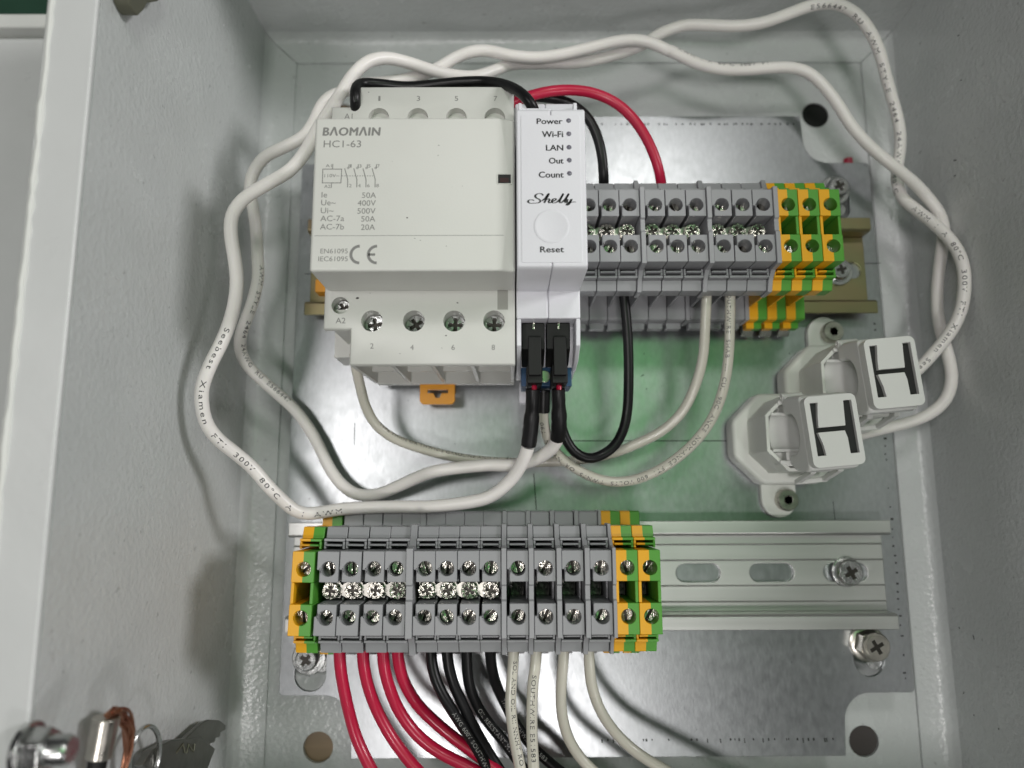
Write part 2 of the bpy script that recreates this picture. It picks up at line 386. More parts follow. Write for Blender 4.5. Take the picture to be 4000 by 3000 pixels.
# ---- enclosure
X0, X1, Y0, Y1 = -125.3, 124.3, -147.0, 154.0
ZB, ZR = -14.0, 96.0
enc = thing('electrical_enclosure', 'open light grey painted steel enclosure box holding all the wiring', 'enclosure', (0, 0, TABLE_Z))
def part(mb, name, mats, parent=enc, bevel=0, **k):
    o = build(mb, name, mats, parent, bevel, **k); w = Vector(); q = parent
    while q is not None: w += q.location; q = q.parent
    o.location = -w; return o
holes = [(circle(93.4, 120.7, 5.3), None), (circle(-94.8, 120.7, 5.3), None), (circle(-95.4, -114.2, 5.2), None), (circle(93.8, -113.2, 5.2), None)]
mb = MB(); mb.prism([(X0 - 1.5, Y0 - 1.5), (X1 + 1.5, Y0 - 1.5), (X1 + 1.5, Y1 + 1.5), (X0 - 1.5, Y1 + 1.5)], ZB - 1.6, ZB, 'z', holes)
part(mb, 'back_panel', 'paint')
mb = MB(); mb.box(X0 - 1.5, X0, Y0 - 1.5, Y1 + 1.5, ZB, ZR); part(mb, 'side_wall', 'paint')
mb = MB(); mb.box(X1, X1 + 1.5, Y0 - 1.5, Y1 + 1.5, ZB, ZR); part(mb, 'side_wall', 'paint')
mb = MB(); mb.box(X0, X1, Y1, Y1 + 1.5, ZB, ZR); part(mb, 'end_wall', 'paint')
mb = MB(); mb.box(X0, X1, Y0 - 1.5, Y0, ZB, ZR)
part(mb, 'end_wall', 'paint')
# mitred flanges round the back panel: rounded bend to the wall, then a flat strip with a fine edge
IX0, IX1, IY0, IY1 = -113.6, 113.0, -136, 143.0
def flange(pa, pb, qa, qb):
    """outer edge pa->pb on the wall, inner edge qa->qb"""
    mb = MB(); rows = []
    prof = [(0, 5.0), (.06, 3.2), (.16, 2.0), (.34, 1.55), (.42, 1.35), (1, 1.2), (1.0, 0.02)]
    for f, h in prof:
        rows.append([Vector((*(Vector(pa).lerp(Vector(qa), f)), ZB + h)), Vector((*(Vector(pb).lerp(Vector(qb), f)), ZB + h))])
    base = [Vector((*pa, ZB + .02)), Vector((*pb, ZB + .02))]
    rows = [base] + rows
    vs = [p for r in rows for p in r]; n = len(rows)
    fs = [(2 * i, 2 * i + 1, 2 * ((i + 1) % n) + 1, 2 * ((i + 1) % n)) for i in range(n)] + [tuple(2 * i for i in range(n)), tuple(2 * i + 1 for i in reversed(range(n)))]
    mb.add(vs, fs); part(mb, 'back_flange', 'paint')
g = .18
ox0, ox1, oy0, oy1 = X0 + .02, X1 - .02, Y0 + .02, Y1 - .02
flange((ox0 + g, oy1), (ox1 - g, oy1), (IX0 + g, IY1), (IX1 - g, IY1))
flange((ox0, oy0 + g), (ox0, oy1 - g), (IX0, IY0 + g), (IX0, IY1 - g))
flange((ox1, oy0 + g), (ox1, oy1 - g), (IX1, IY0 + g), (IX1, IY1 - g))
flange((ox0 + g, oy0), (ox1 - g, oy0), (IX0 + g, IY0), (IX1 - g, IY0))
# front rim folded outwards, with a white foam gasket bead
def rim(pts, name='front_rim'):
    mb = MB(); mb.prism(pts, ZR, ZR + 1.5); part(mb, name, 'paint_smooth', bevel=.6, seg=3)
rim([(X0 - 12, Y0 - 9.5), (X0, Y0), (X0, Y1), (X0 - 12, Y1 + 9.5)]); rim([(X1 + 9.5, Y0 - 9.5), (X1, Y0), (X1, Y1), (X1 + 9.5, Y1 + 9.5)])
rim([(X0 - 12, Y1 + 9.5), (X0, Y1), (X1, Y1), (X1 + 9.5, Y1 + 9.5)]); rim([(X0 - 12, Y0 - 9.5), (X0, Y0), (X1, Y0), (X1 + 9.5, Y0 - 9.5)])
mb = MB(); mb.box(X0 - 12, X0 - 10.6, Y0 - 9.5, Y1 + 9.5, ZR - 12, ZR - .02); part(mb, 'rim_return', 'paint', bevel=.4)
gp = [Vector((X0 - 10.6 + random.uniform(-.15, .15), y, ZR + 1.2)) for y in range(-150, 158, 3)]
rs = [0.8 + random.uniform(-.2, .3) for _ in range(200)]
mb = MB(); mb.tube(gp, 1.2, 8, rf=lambda t: rs[int(t * 190)]); part(mb, 'sealant_bead', 'ct_white')
mb = MB(); mb.lathe([(0, -1.5), (5.0, -1.5), (5.0, -.4), (4.6, -.9), (0, -1.1)], (93.4, 120.7, ZB), n=28); part(mb, 'hole_dark_disc', 'black_plastic')  # dark disc added so the open hole reads black, no real plug
mb = MB(); mb.lathe([(0, -1.5), (4.9, -1.5), (4.9, -.6), (0, -1.2)], (93.8, -113.2, ZB), n=28); part(mb, 'hole_dark_disc', 'dark_brown')  # brown disc added so this open hole reads dark, no real plug
# stand-offs carrying the plate
for sx, sy in ((-92, 66), (93.5, 76), (-92, -84), (93.5, -84)):
    mb = MB(); mb.cyl((sx, sy, ZB + .02), 2.6, -1.5 - ZB - .03, n=16); part(mb, 'stud', 'steel')

# ---- panel lying beyond the rim on the left
p = thing('door_panel', 'pale grey folded sheet panel lying on the table beyond the rim', 'panel', (-260, 0, TABLE_Z))
mb = MB(); mb.box(-420, -146, -300, 146, TABLE_Z, TABLE_Z + 16); part(mb, 'sheet', 'paint_smooth', p, 2.0, seg=3)
mb = MB(); mb.box(-400, -150, 146.1, 152, TABLE_Z + 1, TABLE_Z + 21); part(mb, 'edge_strip', 'ct_white', p, 1)

# ================================================================== MOUNTING PLATE
A, B, C_, D = 81.0, 105.5, 93.6, 112.4
def qarc(cx, cy, r, a0, a1, n=7): return [(cx + r * math.cos(math.radians(a0 + (a1 - a0) * i / n)), cy + r * math.sin(math.radians(a0 + (a1 - a0) * i / n))) for i in range(n + 1)]
r = 9.0
outline = [(A, D)] + qarc(A + r + .5, C_ + r, r, 180, 270) + [(B - 1, C_), (B, C_ - 1), (B, -C_ + 1), (B - 1, -C_)] + qarc(A + r + .5, -C_ - r, r, 90, 180) + [(A, -D - .8)]
outline += [(-x, y) for x, y in reversed(outline)]
plate = thing('mounting_plate', 'galvanised steel mounting plate with notched corners on the enclosure back', 'plate', (0, 0, -1.5))
BR = at(3390, 2514, 1); TR = at(3262, 742, 1); BL = at(1205, 2570, 1)
ph = [(slot(BR.x + .6, BR.y - 2.6, 6.0, 5.2, vertical=True), None), (slot(TR.x + .6, TR.y - 3.4, 6.5, 5.0, vertical=True), None), (slot(BL.x + .5, BL.y - 2.5, 6.5, 5.2, vertical=True), None), (slot(-92, 66, 6.5, 5.2, vertical=True), None)]
mb = MB(); mb.prism(outline, -1.5, 0, 'z', ph); part(mb, 'sheet', 'plate', plate, .12)
def mark(mb, x0, y0, x1, y1, w):
    d = Vector((x1 - x0, y1 - y0)).normalized(); n = Vector((-d.y, d.x)) * w / 2
    mb.add([(x0 + n.x, y0 + n.y, .012), (x1 + n.x, y1 + n.y, .012), (x1 - n.x, y1 - n.y, .012), (x0 - n.x, y0 - n.y, .012)], [(0, 1, 2, 3)])
mb = MB()
def pl(a, b, w):
    p = at(*a, 0); q = at(*b, 0); mb = MB(); mark(mb, p.x, p.y, q.x, q.y, w); part(mb, 'scribe_line', 'dark_stain', plate)
pl((2210, 1722), (2840, 1722), .35); pl((2085, 1850), (2095, 1992), .35); pl((1386, 1652), (1384, 1738), .25)
pl((3254, 1958), (3262, 2030), .25); pl((3350, 1030), (3440, 1028), .3); pl((1190, 1070), (1235, 1070), .3)
mb = MB()
for i in range(46):                                # stamped ticks along the edges
    x = 1 + i * 1.75 + random.uniform(-.5, .5)
    if x < 79 and random.random() < .7: mark(mb, x, 109.2, x + random.uniform(.4, .9), 109.2 + random.uniform(-.2, .2), random.uniform(.5, .9))
    y = -90 + i * 2.9 + random.uniform(-.9, .9)
    if y < 36 and random.random() < .75: mark(mb, 102.3 + random.uniform(-.3, .3), y, 102.9 + random.uniform(-.3, .5), y, random.uniform(.35, .8))
    x = 0 + i * 1.8 + random.uniform(-.7, .7)
    if x < 79 and random.random() < .6: mark(mb, x, -107.6, x + .1, -107.6 - random.uniform(.6, 1.5), random.uniform(.3, .6))
for i in range(60):                                # specks and scratches
    x, y = random.uniform(-100, 100), random.uniform(-88, 88)
    a = random.uniform(0, 6.28); l = random.choice((.3, .4, .5, .6, 1.2)); mark(mb, x, y, x + l * math.cos(a), y + l * math.sin(a), random.uniform(.15, .4))
tag(part(mb, 'stamped_mark', 'dark_stain', plate), kind='stuff')
# specks on the right-hand wall
mb = MB()
for px, py in ((3740, 140), (3750, 315), (3725, 627), (3726, 690), (3590, 600), (3745, 2450), (3762, 2710), (3800, 2480), (3803, 2795), (3620, 2235), (3585, 2262), (3580, 2235), (3712, 2800), (3900, 2850)):
    q = atx(px, py, X1 - .03); a = random.uniform(0, 3.1); l = random.uniform(.5, 1.6); w = random.uniform(.25, .5)
    dy, dz = l * math.cos(a), l * math.sin(a); ny, nz = -w * math.sin(a) / 2, w * math.cos(a) / 2
    mb.add([(q.x, q.y + ny, q.z + nz), (q.x, q.y + dy + ny, q.z + dz + nz), (q.x, q.y + dy - ny, q.z + dz - nz), (q.x, q.y - ny, q.z - nz)], [(0, 1, 2, 3)])
tag(part(mb, 'speck', 'dark_stain', enc), kind='stuff')

# ---- screws
def phillips(mb, c, r, h, ph, dome=.5, w=.16, arm=.5):
    """pan head with a cross recess"""
    x, y, z = c
    mb.lathe([(r * .2, 0), (r, 0), (r, h * .45), (r * .93, h * .75), (r * .82, h * .88)], c, n=28)
    mb.prism(circle(x, y, r * .82, 28), z + h * .86, z + h, 'z', [(cross(r * arm, r * w, ph, x, y), None)])
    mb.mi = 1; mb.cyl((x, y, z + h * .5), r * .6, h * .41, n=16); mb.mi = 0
def screw_thing(name, label, c, r, h, ph, matn='steel', washer=None, hexr=None, group=None, socket=False, cat='screw'):
    t = thing(name, label, cat, c, group)
    z0 = 0
    if washer:
        mb = MB(); mb.lathe([(0, 0), (washer, 0), (washer, .5), (washer * .96, .8), (r * .5, .8)], n=32); build(mb, 'washer', matn, t, .1); z0 = .8
    mb = MB()
    if hexr:
        mb.lathe([(0, 0), (hexr * 1.28, 0), (hexr * 1.28, .7), (hexr * 1.1, 1.2)], (0, 0, z0), n=32); mb.prism(circle(0, 0, hexr * 1.08, 6, .3), z0 + 1.2, z0 + h - 1.0)
        mb.lathe([(hexr * .98, 0), (hexr * .98, .5), (hexr * .9, .85)], (0, 0, z0 + h - 1.0), n=32)
        mb.prism(circle(0, 0, hexr * .9, 32), z0 + h - .16, z0 + h, 'z', [(circle(0, 0, hexr * .78, 32), .12)])
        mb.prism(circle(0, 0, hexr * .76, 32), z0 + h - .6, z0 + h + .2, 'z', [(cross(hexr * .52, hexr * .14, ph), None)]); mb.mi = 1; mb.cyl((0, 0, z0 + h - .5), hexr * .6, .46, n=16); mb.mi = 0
    elif socket:
        mb.lathe([(0, 0), (r, 0), (r, h * .7), (r * .9, h * .95)], (0, 0, z0), n=32)
        mb.prism(circle(0, 0, r * .9, 30), z0 + h * .94, z0 + h, 'z', [(circle(0, 0, r * .44, 6, ph), h * .05)])
        mb.prism(circle(0, 0, r * .6, 30), z0 + h * .5, z0 + h * .945, 'z', [(circle(0, 0, r * .44, 6, ph), h * .4)])
    else: phillips(mb, (0, 0, z0), r, h, ph)
    build(mb, 'head', [matn, 'slot_dark'], t, .08)
    return t
screw_thing('hex_bolt', 'hex flange bolt with cross recess in plate slot below the aluminium rail end', (BR.x, BR.y, 0), 4, 7.0, .5, 'stainless', hexr=4.7, cat='bolt')
screw_thing('plate_screw', 'pan head screw with washer in plate slot beside the upper yellow-green blocks', (TR.x, TR.y, 0), 3.9, 4.0, .45, 'steel', washer=5.6)
screw_thing('plate_screw', 'washer screw peeking out under the single yellow-green block', (BL.x, BL.y, 0), 3.9, 3.6, .9, 'steel', washer=5.6)
screw_thing('plate_screw', 'plate fixing screw behind the contactor', (-92, 69, 0), 3.9, 3.6, .9, 'steel', washer=5.6)

# ================================================================== DIN RAILS
YU, YL = 51.6, -54.6
def rail(name, label, x0, x1, y, h, matn, slots, grooves, web=1.2):
    t = thing(name, label, 'rail', ((x0 + x1) / 2, y, 0))
    mb = MB(); T = 1.1
    hs = [(slot(sx, y, 9.0, 3.05), None) for sx in slots]
    mb.prism([(x0, y - 12.6), (x1, y - 12.6), (x1, y + 12.6), (x0, y + 12.6)], .02, web, 'z', hs)
    for s in (-1, 1):
        pr = [(y + s * 12.6, .02), (y + s * 13.6, .02), (y + s * 13.6, h - T), (y + s * 17.5, h - T), (y + s * 17.5, h), (y + s * 13.4, h), (y + s * 12.6, h - .8)]
        mb.prism(pr, x0, x1, 'x')
    part(mb, 'rail_profile', matn, t, .25)
    if grooves:
        for gy in (-9.4, -4.2, 4.2, 9.4):
            mb = MB(); mb.prism([(y + gy - .3, web - .01), (y + gy, web + .22), (y + gy + .3, web - .01)], x0 + .1, x1 - .1, 'x'); part(mb, 'ridge', matn, t)
    return t
XRL = 98.0; s0 = at(3308, 2235, 2).x
rail('din_rail', 'silver aluminium mounting rail with slots running behind the lower terminal row', at(1127, 2061, 8).x, XRL, YL, 8.0, 'alu', [s0 - 25 * i for i in range(8)], True)
us = at(3287, 1064, 2)
rail('din_rail', 'yellow passivated steel rail carrying the contactor and upper terminal row', at(1188, 1200, 7.5).x, 100.3, YU, 7.5, 'zinc', [us.x - 25 * i for i in range(7)], False)
screw_thing('rail_screw', 'domed cross head screw in the end slot of the aluminium rail', (s0, YL + .2, 1.2), 4.6, 3.4, .5, 'steel', washer=5.0)
screw_thing('rail_screw', 'washer screw on yellow rail half hidden by yellow-green blocks', (us.x - 1, YU - .6, 1.2), 3.6, 2.6, .2, 'steel', washer=5.2)

# ================================================================== TERMINAL BLOCKS
W2 = 3.0
def star(r0, r1, n, ph=0): return [(rr * math.cos(a), rr * math.sin(a)) for i in range(n) for rr, a in ((r0, 2 * math.pi * i / n + ph), (r0, 2 * math.pi * (i + .62) / n + ph), (r1, 2 * math.pi * (i + .81) / n + ph))]
def body_mesh(name, matn, w2, yg=False):
    mb = MB(); H = 46.6
    half = [(15.5, 8.2), (15.5, 5.5), (17.7, 5.5), (17.7, 7.9), (21.4, 7.9), (21.4, 15.6), (20.9, 16.2), (12.6, 16.8), (12.6, 30.2), (17.4, 31.4), (17.6, 31.8), (17.6, 37.2), (14.4, 38.2), (14.4, 30), (11.0, 30), (11.0, 28)]
    base = half + [(-y, z) for y, z in reversed(half)]
    mb.prism(base, -w2, w2, 'x')
    mb.box(-w2, -w2 + .7, -17.3, -12.5, 16.9, 31.2); mb.box(-w2, -w2 + .7, 12.5, 17.3, 16.9, 31.2)
    mb.box(-w2 + .5, w2 - .5, -23.4, -21.3, 7.95, 11.5)
    for s in (-1, 1):
        # marker grooves: thin ribs between shoulder and tower
        mb.box(-w2, w2, s * 14.4, s * 13.6, 30, 40.6)
        mb.box(-w2, -w2 + .7, s * 13.6, s * 11.5, 30, 40.4); mb.box(w2 - .7, w2, s * 13.6, s * 11.5, 30, 40.4)
        mb.box(-w2 + .7, w2 - .7, s * 12.9, s * 12.3, 30, 41.2)
        # tower with screw hole
        y0, y1 = 2.9, 11.3
        if yg: pts = [(-w2, y0), (w2, y0), (w2, y1), (-w2, y1)]
        else: pts = [(-w2 + .75, y0), (w2, y0), (w2, y1), (-w2, y1), (-w2, 6.2), (-w2 + .75, 6.2)]
        pts = [(x, s * y) for x, y in pts]
        mb.prism(pts, 30.2, H, 'z', [(circle(.15, s * 6.5, 2.02, 22), 8.5)])
    if yg:
        mb.box(-w2, -w2 + .9, -2.9, 2.9, 27.5, H - .4); mb.box(w2 - .9, w2, -2.9, 2.9, 27.5, H - .4)
    else:
        mb.box(w2 - .55, w2, -2.9, 2.9, 28, 38)
    return mb.mesh(name, matn)
bm_grey = body_mesh('body', 'grey', W2); bm_yg = body_mesh('body', 'yg', 3.12, True)
def slotted(name, r, matn, ph):
    mb = MB(); c, s = math.cos(ph), math.sin(ph)
    for sg in (-1, 1):
        a0 = math.asin(.2)
        pts = [(r * math.cos(a0 + (math.pi - 2 * a0) * i / 12), sg * r * math.sin(a0 + (math.pi - 2 * a0) * i / 12)) for i in range(13)]
        mb.prism([(x * c - y * s, x * s + y * c) for x, y in pts], 0, 1.0)
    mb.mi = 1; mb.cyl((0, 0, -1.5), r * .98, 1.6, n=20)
    return mb.mesh(name, [matn, 'slot_dark'])
screws_me = [slotted('screw', 1.9, 'nickel', a) for a in (1.45, 1.2, 1.7, 1.9, 1.05, .8)]
bus = MB(); bus.box(-1.9, 1.9, -7, 7, 28, 30.6); bus.cyl((0, 0, 30.5), 1.3, .5, n=16); bus_me = bus.mesh('busbar', 'bus_dark')
foot = MB(); foot.hexa([(-2, -24.5, 3), (2, -24.5, 3), (2, -21, 4), (-2, -21, 4)], [(-2, -24.5, 4), (2, -24.5, 4), (2, -21, 7.6), (-2, -21, 7.6)]); foot_me = foot.mesh('metal_foot', 'steel')
def block(x, y, label, group, yg=False, rz=0.0, zdrop=0, clip=False, tilt=None):
    t = thing('ground_terminal_block' if yg else 'terminal_block', label, 'terminal block', (x, y, 0), group)
    t.rotation_euler = (0, 0, math.radians(rz))
    obj('body', bm_yg if yg else bm_grey, t, .22)
    for s in (-1, 1):
        sc = obj('screw', random.choice(screws_me), t, .06, (.15, s * 6.5, 46.6 - random.uniform(4.6, 6.0)))
        sc.rotation_euler = (math.radians(random.uniform(-12, 12)), math.radians(random.uniform(-12, 12)), 0)
    obj('busbar', bus_me, t)
    if clip: obj('metal_foot', foot_me, t, .15)
    return t
plate_prof = [(-21.6, 7.9), (-21.6, 16.6), (-13.2, 17.2), (-13.2, 30.6), (-18.2, 31.6), (-18.2, 38), (-15, 39.2), (-12.4, 42), (-12, 47.3), (-2.2, 47.3), (-1.8, 46.6), (1.8, 46.6), (2.2, 47.3), (12, 47.3), (12.4, 42), (15, 39.2), (18.2, 38), (18.2, 31.6), (13.2, 30.6), (13.2, 17.2), (21.6, 16.6), (21.6, 7.9)]
def end_plate(x, y, label, th, group):
    mb = MB(); mb.prism(plate_prof, -th / 2, th / 2, 'x')
    return tag(build(mb, 'end_plate', 'grey_plate', bevel=.18, loc=(x, y, 0)), label, 'end plate', group)
def jscrew_mesh():
    mb = MB(); r = 2.35
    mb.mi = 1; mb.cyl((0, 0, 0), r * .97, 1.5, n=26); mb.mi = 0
    mb.prism(star(r, r * .8, 11), .6, 2.0, 'z', [(cross(r * .62, r * .15, .4), None)])
    for i in range(8):
        a = 2 * math.pi * i / 8 + .4 + math.pi / 8
        d = Vector((math.cos(a), math.sin(a))); n = Vector((-d.y, d.x)) * .12
        p, q = d * r * .35, d * r * .8
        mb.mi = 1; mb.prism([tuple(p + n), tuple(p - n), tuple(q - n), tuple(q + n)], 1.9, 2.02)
    return mb.mesh('bridge_screw', ['nickel', 'slot_dark'])
jme = jscrew_mesh()
def jumper(xs, y, label):
    t = thing('bridge_bar', label, 'jumper bar', (sum(xs) / len(xs), y, 31))
    mb = MB(); a, b = xs[0] - 2.3, xs[-1] + 2.3; poly = []
    for x in xs: poly += [(x - 2.2, -2.2), (x + 2.2, -2.2), (x + 2.6, -1.4)] if x != xs[-1] else [(x - 2.2, -2.2), (x + 2.2, -2.2)]
    poly += [(x_, -y_) for x_, y_ in reversed(poly)]
    mb.prism([(px, y + py) for px, py in poly], 38.6, 39.6); 
    for x in xs: mb.cyl((x, y, 31), 1.7, 7.7, n=16)
    part(mb, 'bar', 'link', t, .1)
    for x in xs:
        o = obj('bridge_screw', jme, t, .05, Vector((x, y, 39.6)) - Vector(t.location) / S)
        o.rotation_euler = (math.radians(random.uniform(-4, 4)), math.radians(random.uniform(-4, 4)), random.uniform(0, 6))
ORD = ['first', 'second', 'third', 'fourth', 'fifth', 'sixth']
UY = 51.05
ux = [[-4.99, 1.2, 7.35], [15.0, 21.2, 27.4], [35.05, 41.3, 47.45]]
grpn = ['group beside the white relay module', 'middle group', 'group beside the three yellow-green blocks']
for gi, xs in enumerate(ux):
    for k, x in enumerate(xs): block(x, UY, f'{ORD[k]} grey terminal block from relay side, upper rail {grpn[gi]}', 'grey terminal blocks on the upper rail')
    jumper(xs, UY + .1, f'screwed metal bridge bar joining the upper rail {grpn[gi]}')
    end_plate((xs[-1] + (ux + [[54.95]])[gi + 1][0]) / 2, UY, f'thin grey end plate closing the upper rail {grpn[gi]}', 1.4, 'grey end plates on the upper rail')
for k, x in enumerate((54.95, 61.3, 67.65)):
    block(x, UY, f'yellow and green ground terminal block, {ORD[k]} from the grey blocks on the upper rail', 'yellow-green blocks on the upper rail', True, clip=True)
LY = -54.9
block(-86.25, LY, 'single yellow and green ground block at the red wire end of the lower rail', 'yellow-green blocks on the lower rail', True, rz=-1.5)
lx = [-79.4, -73.2, -66.75, -60.6]
for k, x in enumerate(lx): block(x, LY, f'grey screw terminal block, {ORD[k]} from the single yellow-green block, feeding a red wire', 'grey terminal blocks on the lower rail', rz=(-1.4, -1.5, -.8, -.5)[k])
jumper(lx, LY, 'screwed metal bridge bar across the four red wire terminal blocks')
end_plate(-56.6, LY, 'grey end plate between the red wire and black wire terminal blocks', 1.9, 'grey end plates on the lower rail')
lx = [-52.55, -46.5, -40.4, -34.35]
for k, x in enumerate(lx): block(x, LY, f'grey screw terminal block, {ORD[k]} from the red wire blocks, feeding a black wire', 'grey terminal blocks on the lower rail')
jumper(lx, LY, 'screwed metal bridge bar across the four black wire terminal blocks')
lx = [-26.75, -19.2, -11.5, -3.7]
for k, x in enumerate(lx):
    block(x, LY, f'unbridged grey terminal block, {ORD[k]} from the black wire blocks, feeding a white wire', 'grey terminal blocks on the lower rail')
    end_plate(x - 3.8, LY, f'grey end plate, {ORD[k]} from the black wire blocks among the white wire terminals', 1.4, 'grey end plates on the lower rail')
end_plate(-.05, LY, 'grey end plate next to the pair of yellow-green blocks', 1.0, 'grey end plates on the lower rail')
for k, x in enumerate((3.45, 9.75)): block(x, LY, ('yellow and green ground block next to the white wire terminals on lower rail', 'outer yellow and green ground block facing the empty aluminium rail')[k], 'yellow-green blocks on the lower rail', True)

# ================================================================== CONTACTOR
ZS, ZF = 51.0, 69.4
CX0, CX1 = -81.2, -27.15
def c1(x, y): return 1150 + x * .5425, 250 + y * .5425
def c2(x, y): return 1150 + x * .5425, 950 + y * .5425
con = thing('contactor', 'large cream modular contactor with grey printed ratings on upper rail', 'contactor', (-54, YU, 7.5))
lo = [at(*c2(x, 560), ZS) for x in (558, 860, 1150, 1437)]; up = [at(*c1(x, 386), ZS) for x in (608, 888, 1166, 1443)]
a2 = at(*c2(330, 447), ZS); a1 = at(*c1(400, 372), ZS)
main_x0 = -74.0
poly = [(main_x0, 8.2), (CX1, 8.2), (CX1, 93.4), (main_x0 + .3, 93.4), (main_x0 + .3, 86.9), (CX0 - .6, 86.9), (CX0 - .6, 18.6), (main_x0, 18.6)]
hs = [(circle(p.x, p.y, 3.1, 28), None) for p in lo + up] + [(circle(a2.x, a2.y, 2.5, 24), None)]
mb = MB(); mb.prism(poly, 48.2, ZS, 'z', hs, chamfer=.45); deck = part(mb, 'terminal_deck', 'cream', con, ang=60)
mb = MB(); mb.prism([(CX0, 20.3), (CX0, 83.6), (CX1, 83.6), (CX1, 15), (main_x0 + .5, 15), (main_x0 + .5, 20.3)], 7.6, 48.18, 'z', [(h_, 6.0) for h_, _ in hs])
for i in range(5):                                               # ribs of the open wire pockets
    x = CX1 - .8 - i * 11.55
    mb.hexa([(x - .5, 9.5, 9), (x + .7, 9.5, 9), (x + .7, 15.1, 9), (x - .5, 15.1, 9)], [(x - .5, 8.5, 48.17), (x + .7, 8.5, 48.17), (x + .7, 15.1, 48.17), (x - .5, 15.1, 48.17)])
mb.box(main_x0 + .6, CX1 - .1, 9.0, 15.02, 7.6, 11); mb.box(main_x0 + .6, CX1 - .12, 11.5, 15.02, 20, 21.2)
for i in range(5):
    x = CX1 - .8 - i * 11.55; mb.box(x - .5, x + .7, 83.62, 92.6, 9, 48.17)
mb.box(-85.6, main_x0 + .4, 16, 31, 7.6, 22)
mb.hexa([(CX0, 22, 36), (main_x0 + .4, 22, 36), (main_x0 + .4, 25, 36), (CX0, 25, 36)], [(CX0 - .4, 19, 48.17), (main_x0 + .4, 19, 48.17), (main_x0 + .4, 25, 48.17), (CX0 - .4, 25, 48.17)])
part(mb, 'base_housing', 'cream', con, .25)
# front cover: flat face, right-hand strip falling away behind a curved edge
mb = MB(); rows = 18; y0, y1 = 29.7, 73.0; vs = []
for i in range(rows + 1):
    t = i / rows; y = y0 + (y1 - y0) * t; xe = -31.4 + 2.4 * (1 - (2 * t - 1) ** 2)
    vs += [(CX0, y, ZF), (xe, y, ZF), (xe + .25, y, ZF - .12), (CX1, y, ZF - 1.1)]
fs = [(4 * i + k, 4 * i + k + 1, 4 * i + k + 5, 4 * i + k + 4) for i in range(rows) for k in range(3)]
n = len(vs); e = 4 * rows
vs += [(CX0, y0, ZS - .2), (CX1, y0, ZS - .2), (CX1, y1, ZS - .2), (CX0, y1, ZS - .2)]
fs += [tuple([n, n + 1, 3, 2, 1, 0]), tuple([n + 2, n + 3, e, e + 1, e + 2, e + 3]), (n + 3, n + 2, n + 1, n),
       tuple([n + 3, n] + [4 * i for i in range(rows + 1)]), tuple([n + 1, n + 2] + [4 * i + 3 for i in reversed(range(rows + 1))])]
mb.add(vs, fs); cover = part(mb, 'front_cover', 'cream', con, .9, seg=4)
mb = MB(); mb.box(CX0 + .9, CX1 - .9, 39.3, 39.5, ZF - 1.2, ZF + .015); 
mb.v = [Vector((v.x, v.y, (ZF + .015 if v.x < -50 else ZF - 1.0) if v.z > ZF else v.z)) for v in mb.v]
mb = MB(); mb.box(CX0 + 1, -30.2, 39.33, 39.48, ZF - .3, ZF + .012); part(mb, 'seam_line', 'ink_pale', cover)
w0 = at(*c1(1465, 795), ZF); w1 = at(*c1(1560, 860), ZF)
mb = MB(); mb.prism(rrect(w0.x - .25, w1.x + .25, w1.y - .25, w0.y + .25, .3), ZF - 2, ZF + .12, 'z', [([(w0.x, w1.y), (w1.x, w1.y), (w1.x, w0.y), (w0.x, w0.y)], .1)]); fr = part(mb, 'flag_window', 'cream', con, .05)
mb = MB(); mb.box(w0.x + .05, w1.x - .05, w1.y + .05, w0.y - .05, ZF - .3, ZF + .05); part(mb, 'window_void', 'void', fr)
mb = MB(); mb.box(w0.x + .6, w1.x - .6, w1.y + .3, w0.y - 1.0, ZF - .3, ZF + .07); part(mb, 'indicator_flag', 'flag', fr)
# notch by terminal 8: flat patch coloured like its shaded recess
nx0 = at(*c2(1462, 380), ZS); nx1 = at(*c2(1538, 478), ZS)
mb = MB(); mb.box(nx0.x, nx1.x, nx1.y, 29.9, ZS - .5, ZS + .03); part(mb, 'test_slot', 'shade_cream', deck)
def big_screw(c, r, ph):
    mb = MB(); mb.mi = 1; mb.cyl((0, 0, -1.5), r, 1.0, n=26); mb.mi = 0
    mb.prism(circle(0, 0, r, 26), -1, .4, 'z', [(cross(r * .72, r * .17, ph), None)])
    for i in range(8):
        a = 2 * math.pi * i / 8 + ph + math.pi / 8; d = Vector((math.cos(a), math.sin(a))); nn = Vector((-d.y, d.x)) * .1
        p_, q_ = d * r * .3, d * r * .9
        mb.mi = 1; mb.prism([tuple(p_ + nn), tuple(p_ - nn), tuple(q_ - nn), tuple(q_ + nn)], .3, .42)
    o = build(mb, 'terminal_screw', ['steel', 'slot_dark'], con, .05); o.location = (Vector(c) - Vector(con.location) / S) * S; o.rotation_euler = (random.uniform(-.06, .06), random.uniform(-.06, .06), random.uniform(0, 1.5))
for p_ in lo + up: big_screw((p_.x, p_.y, ZS - 5.5), 2.95, .3)
big_screw((a2.x, a2.y, ZS - 4), 2.3, .8)
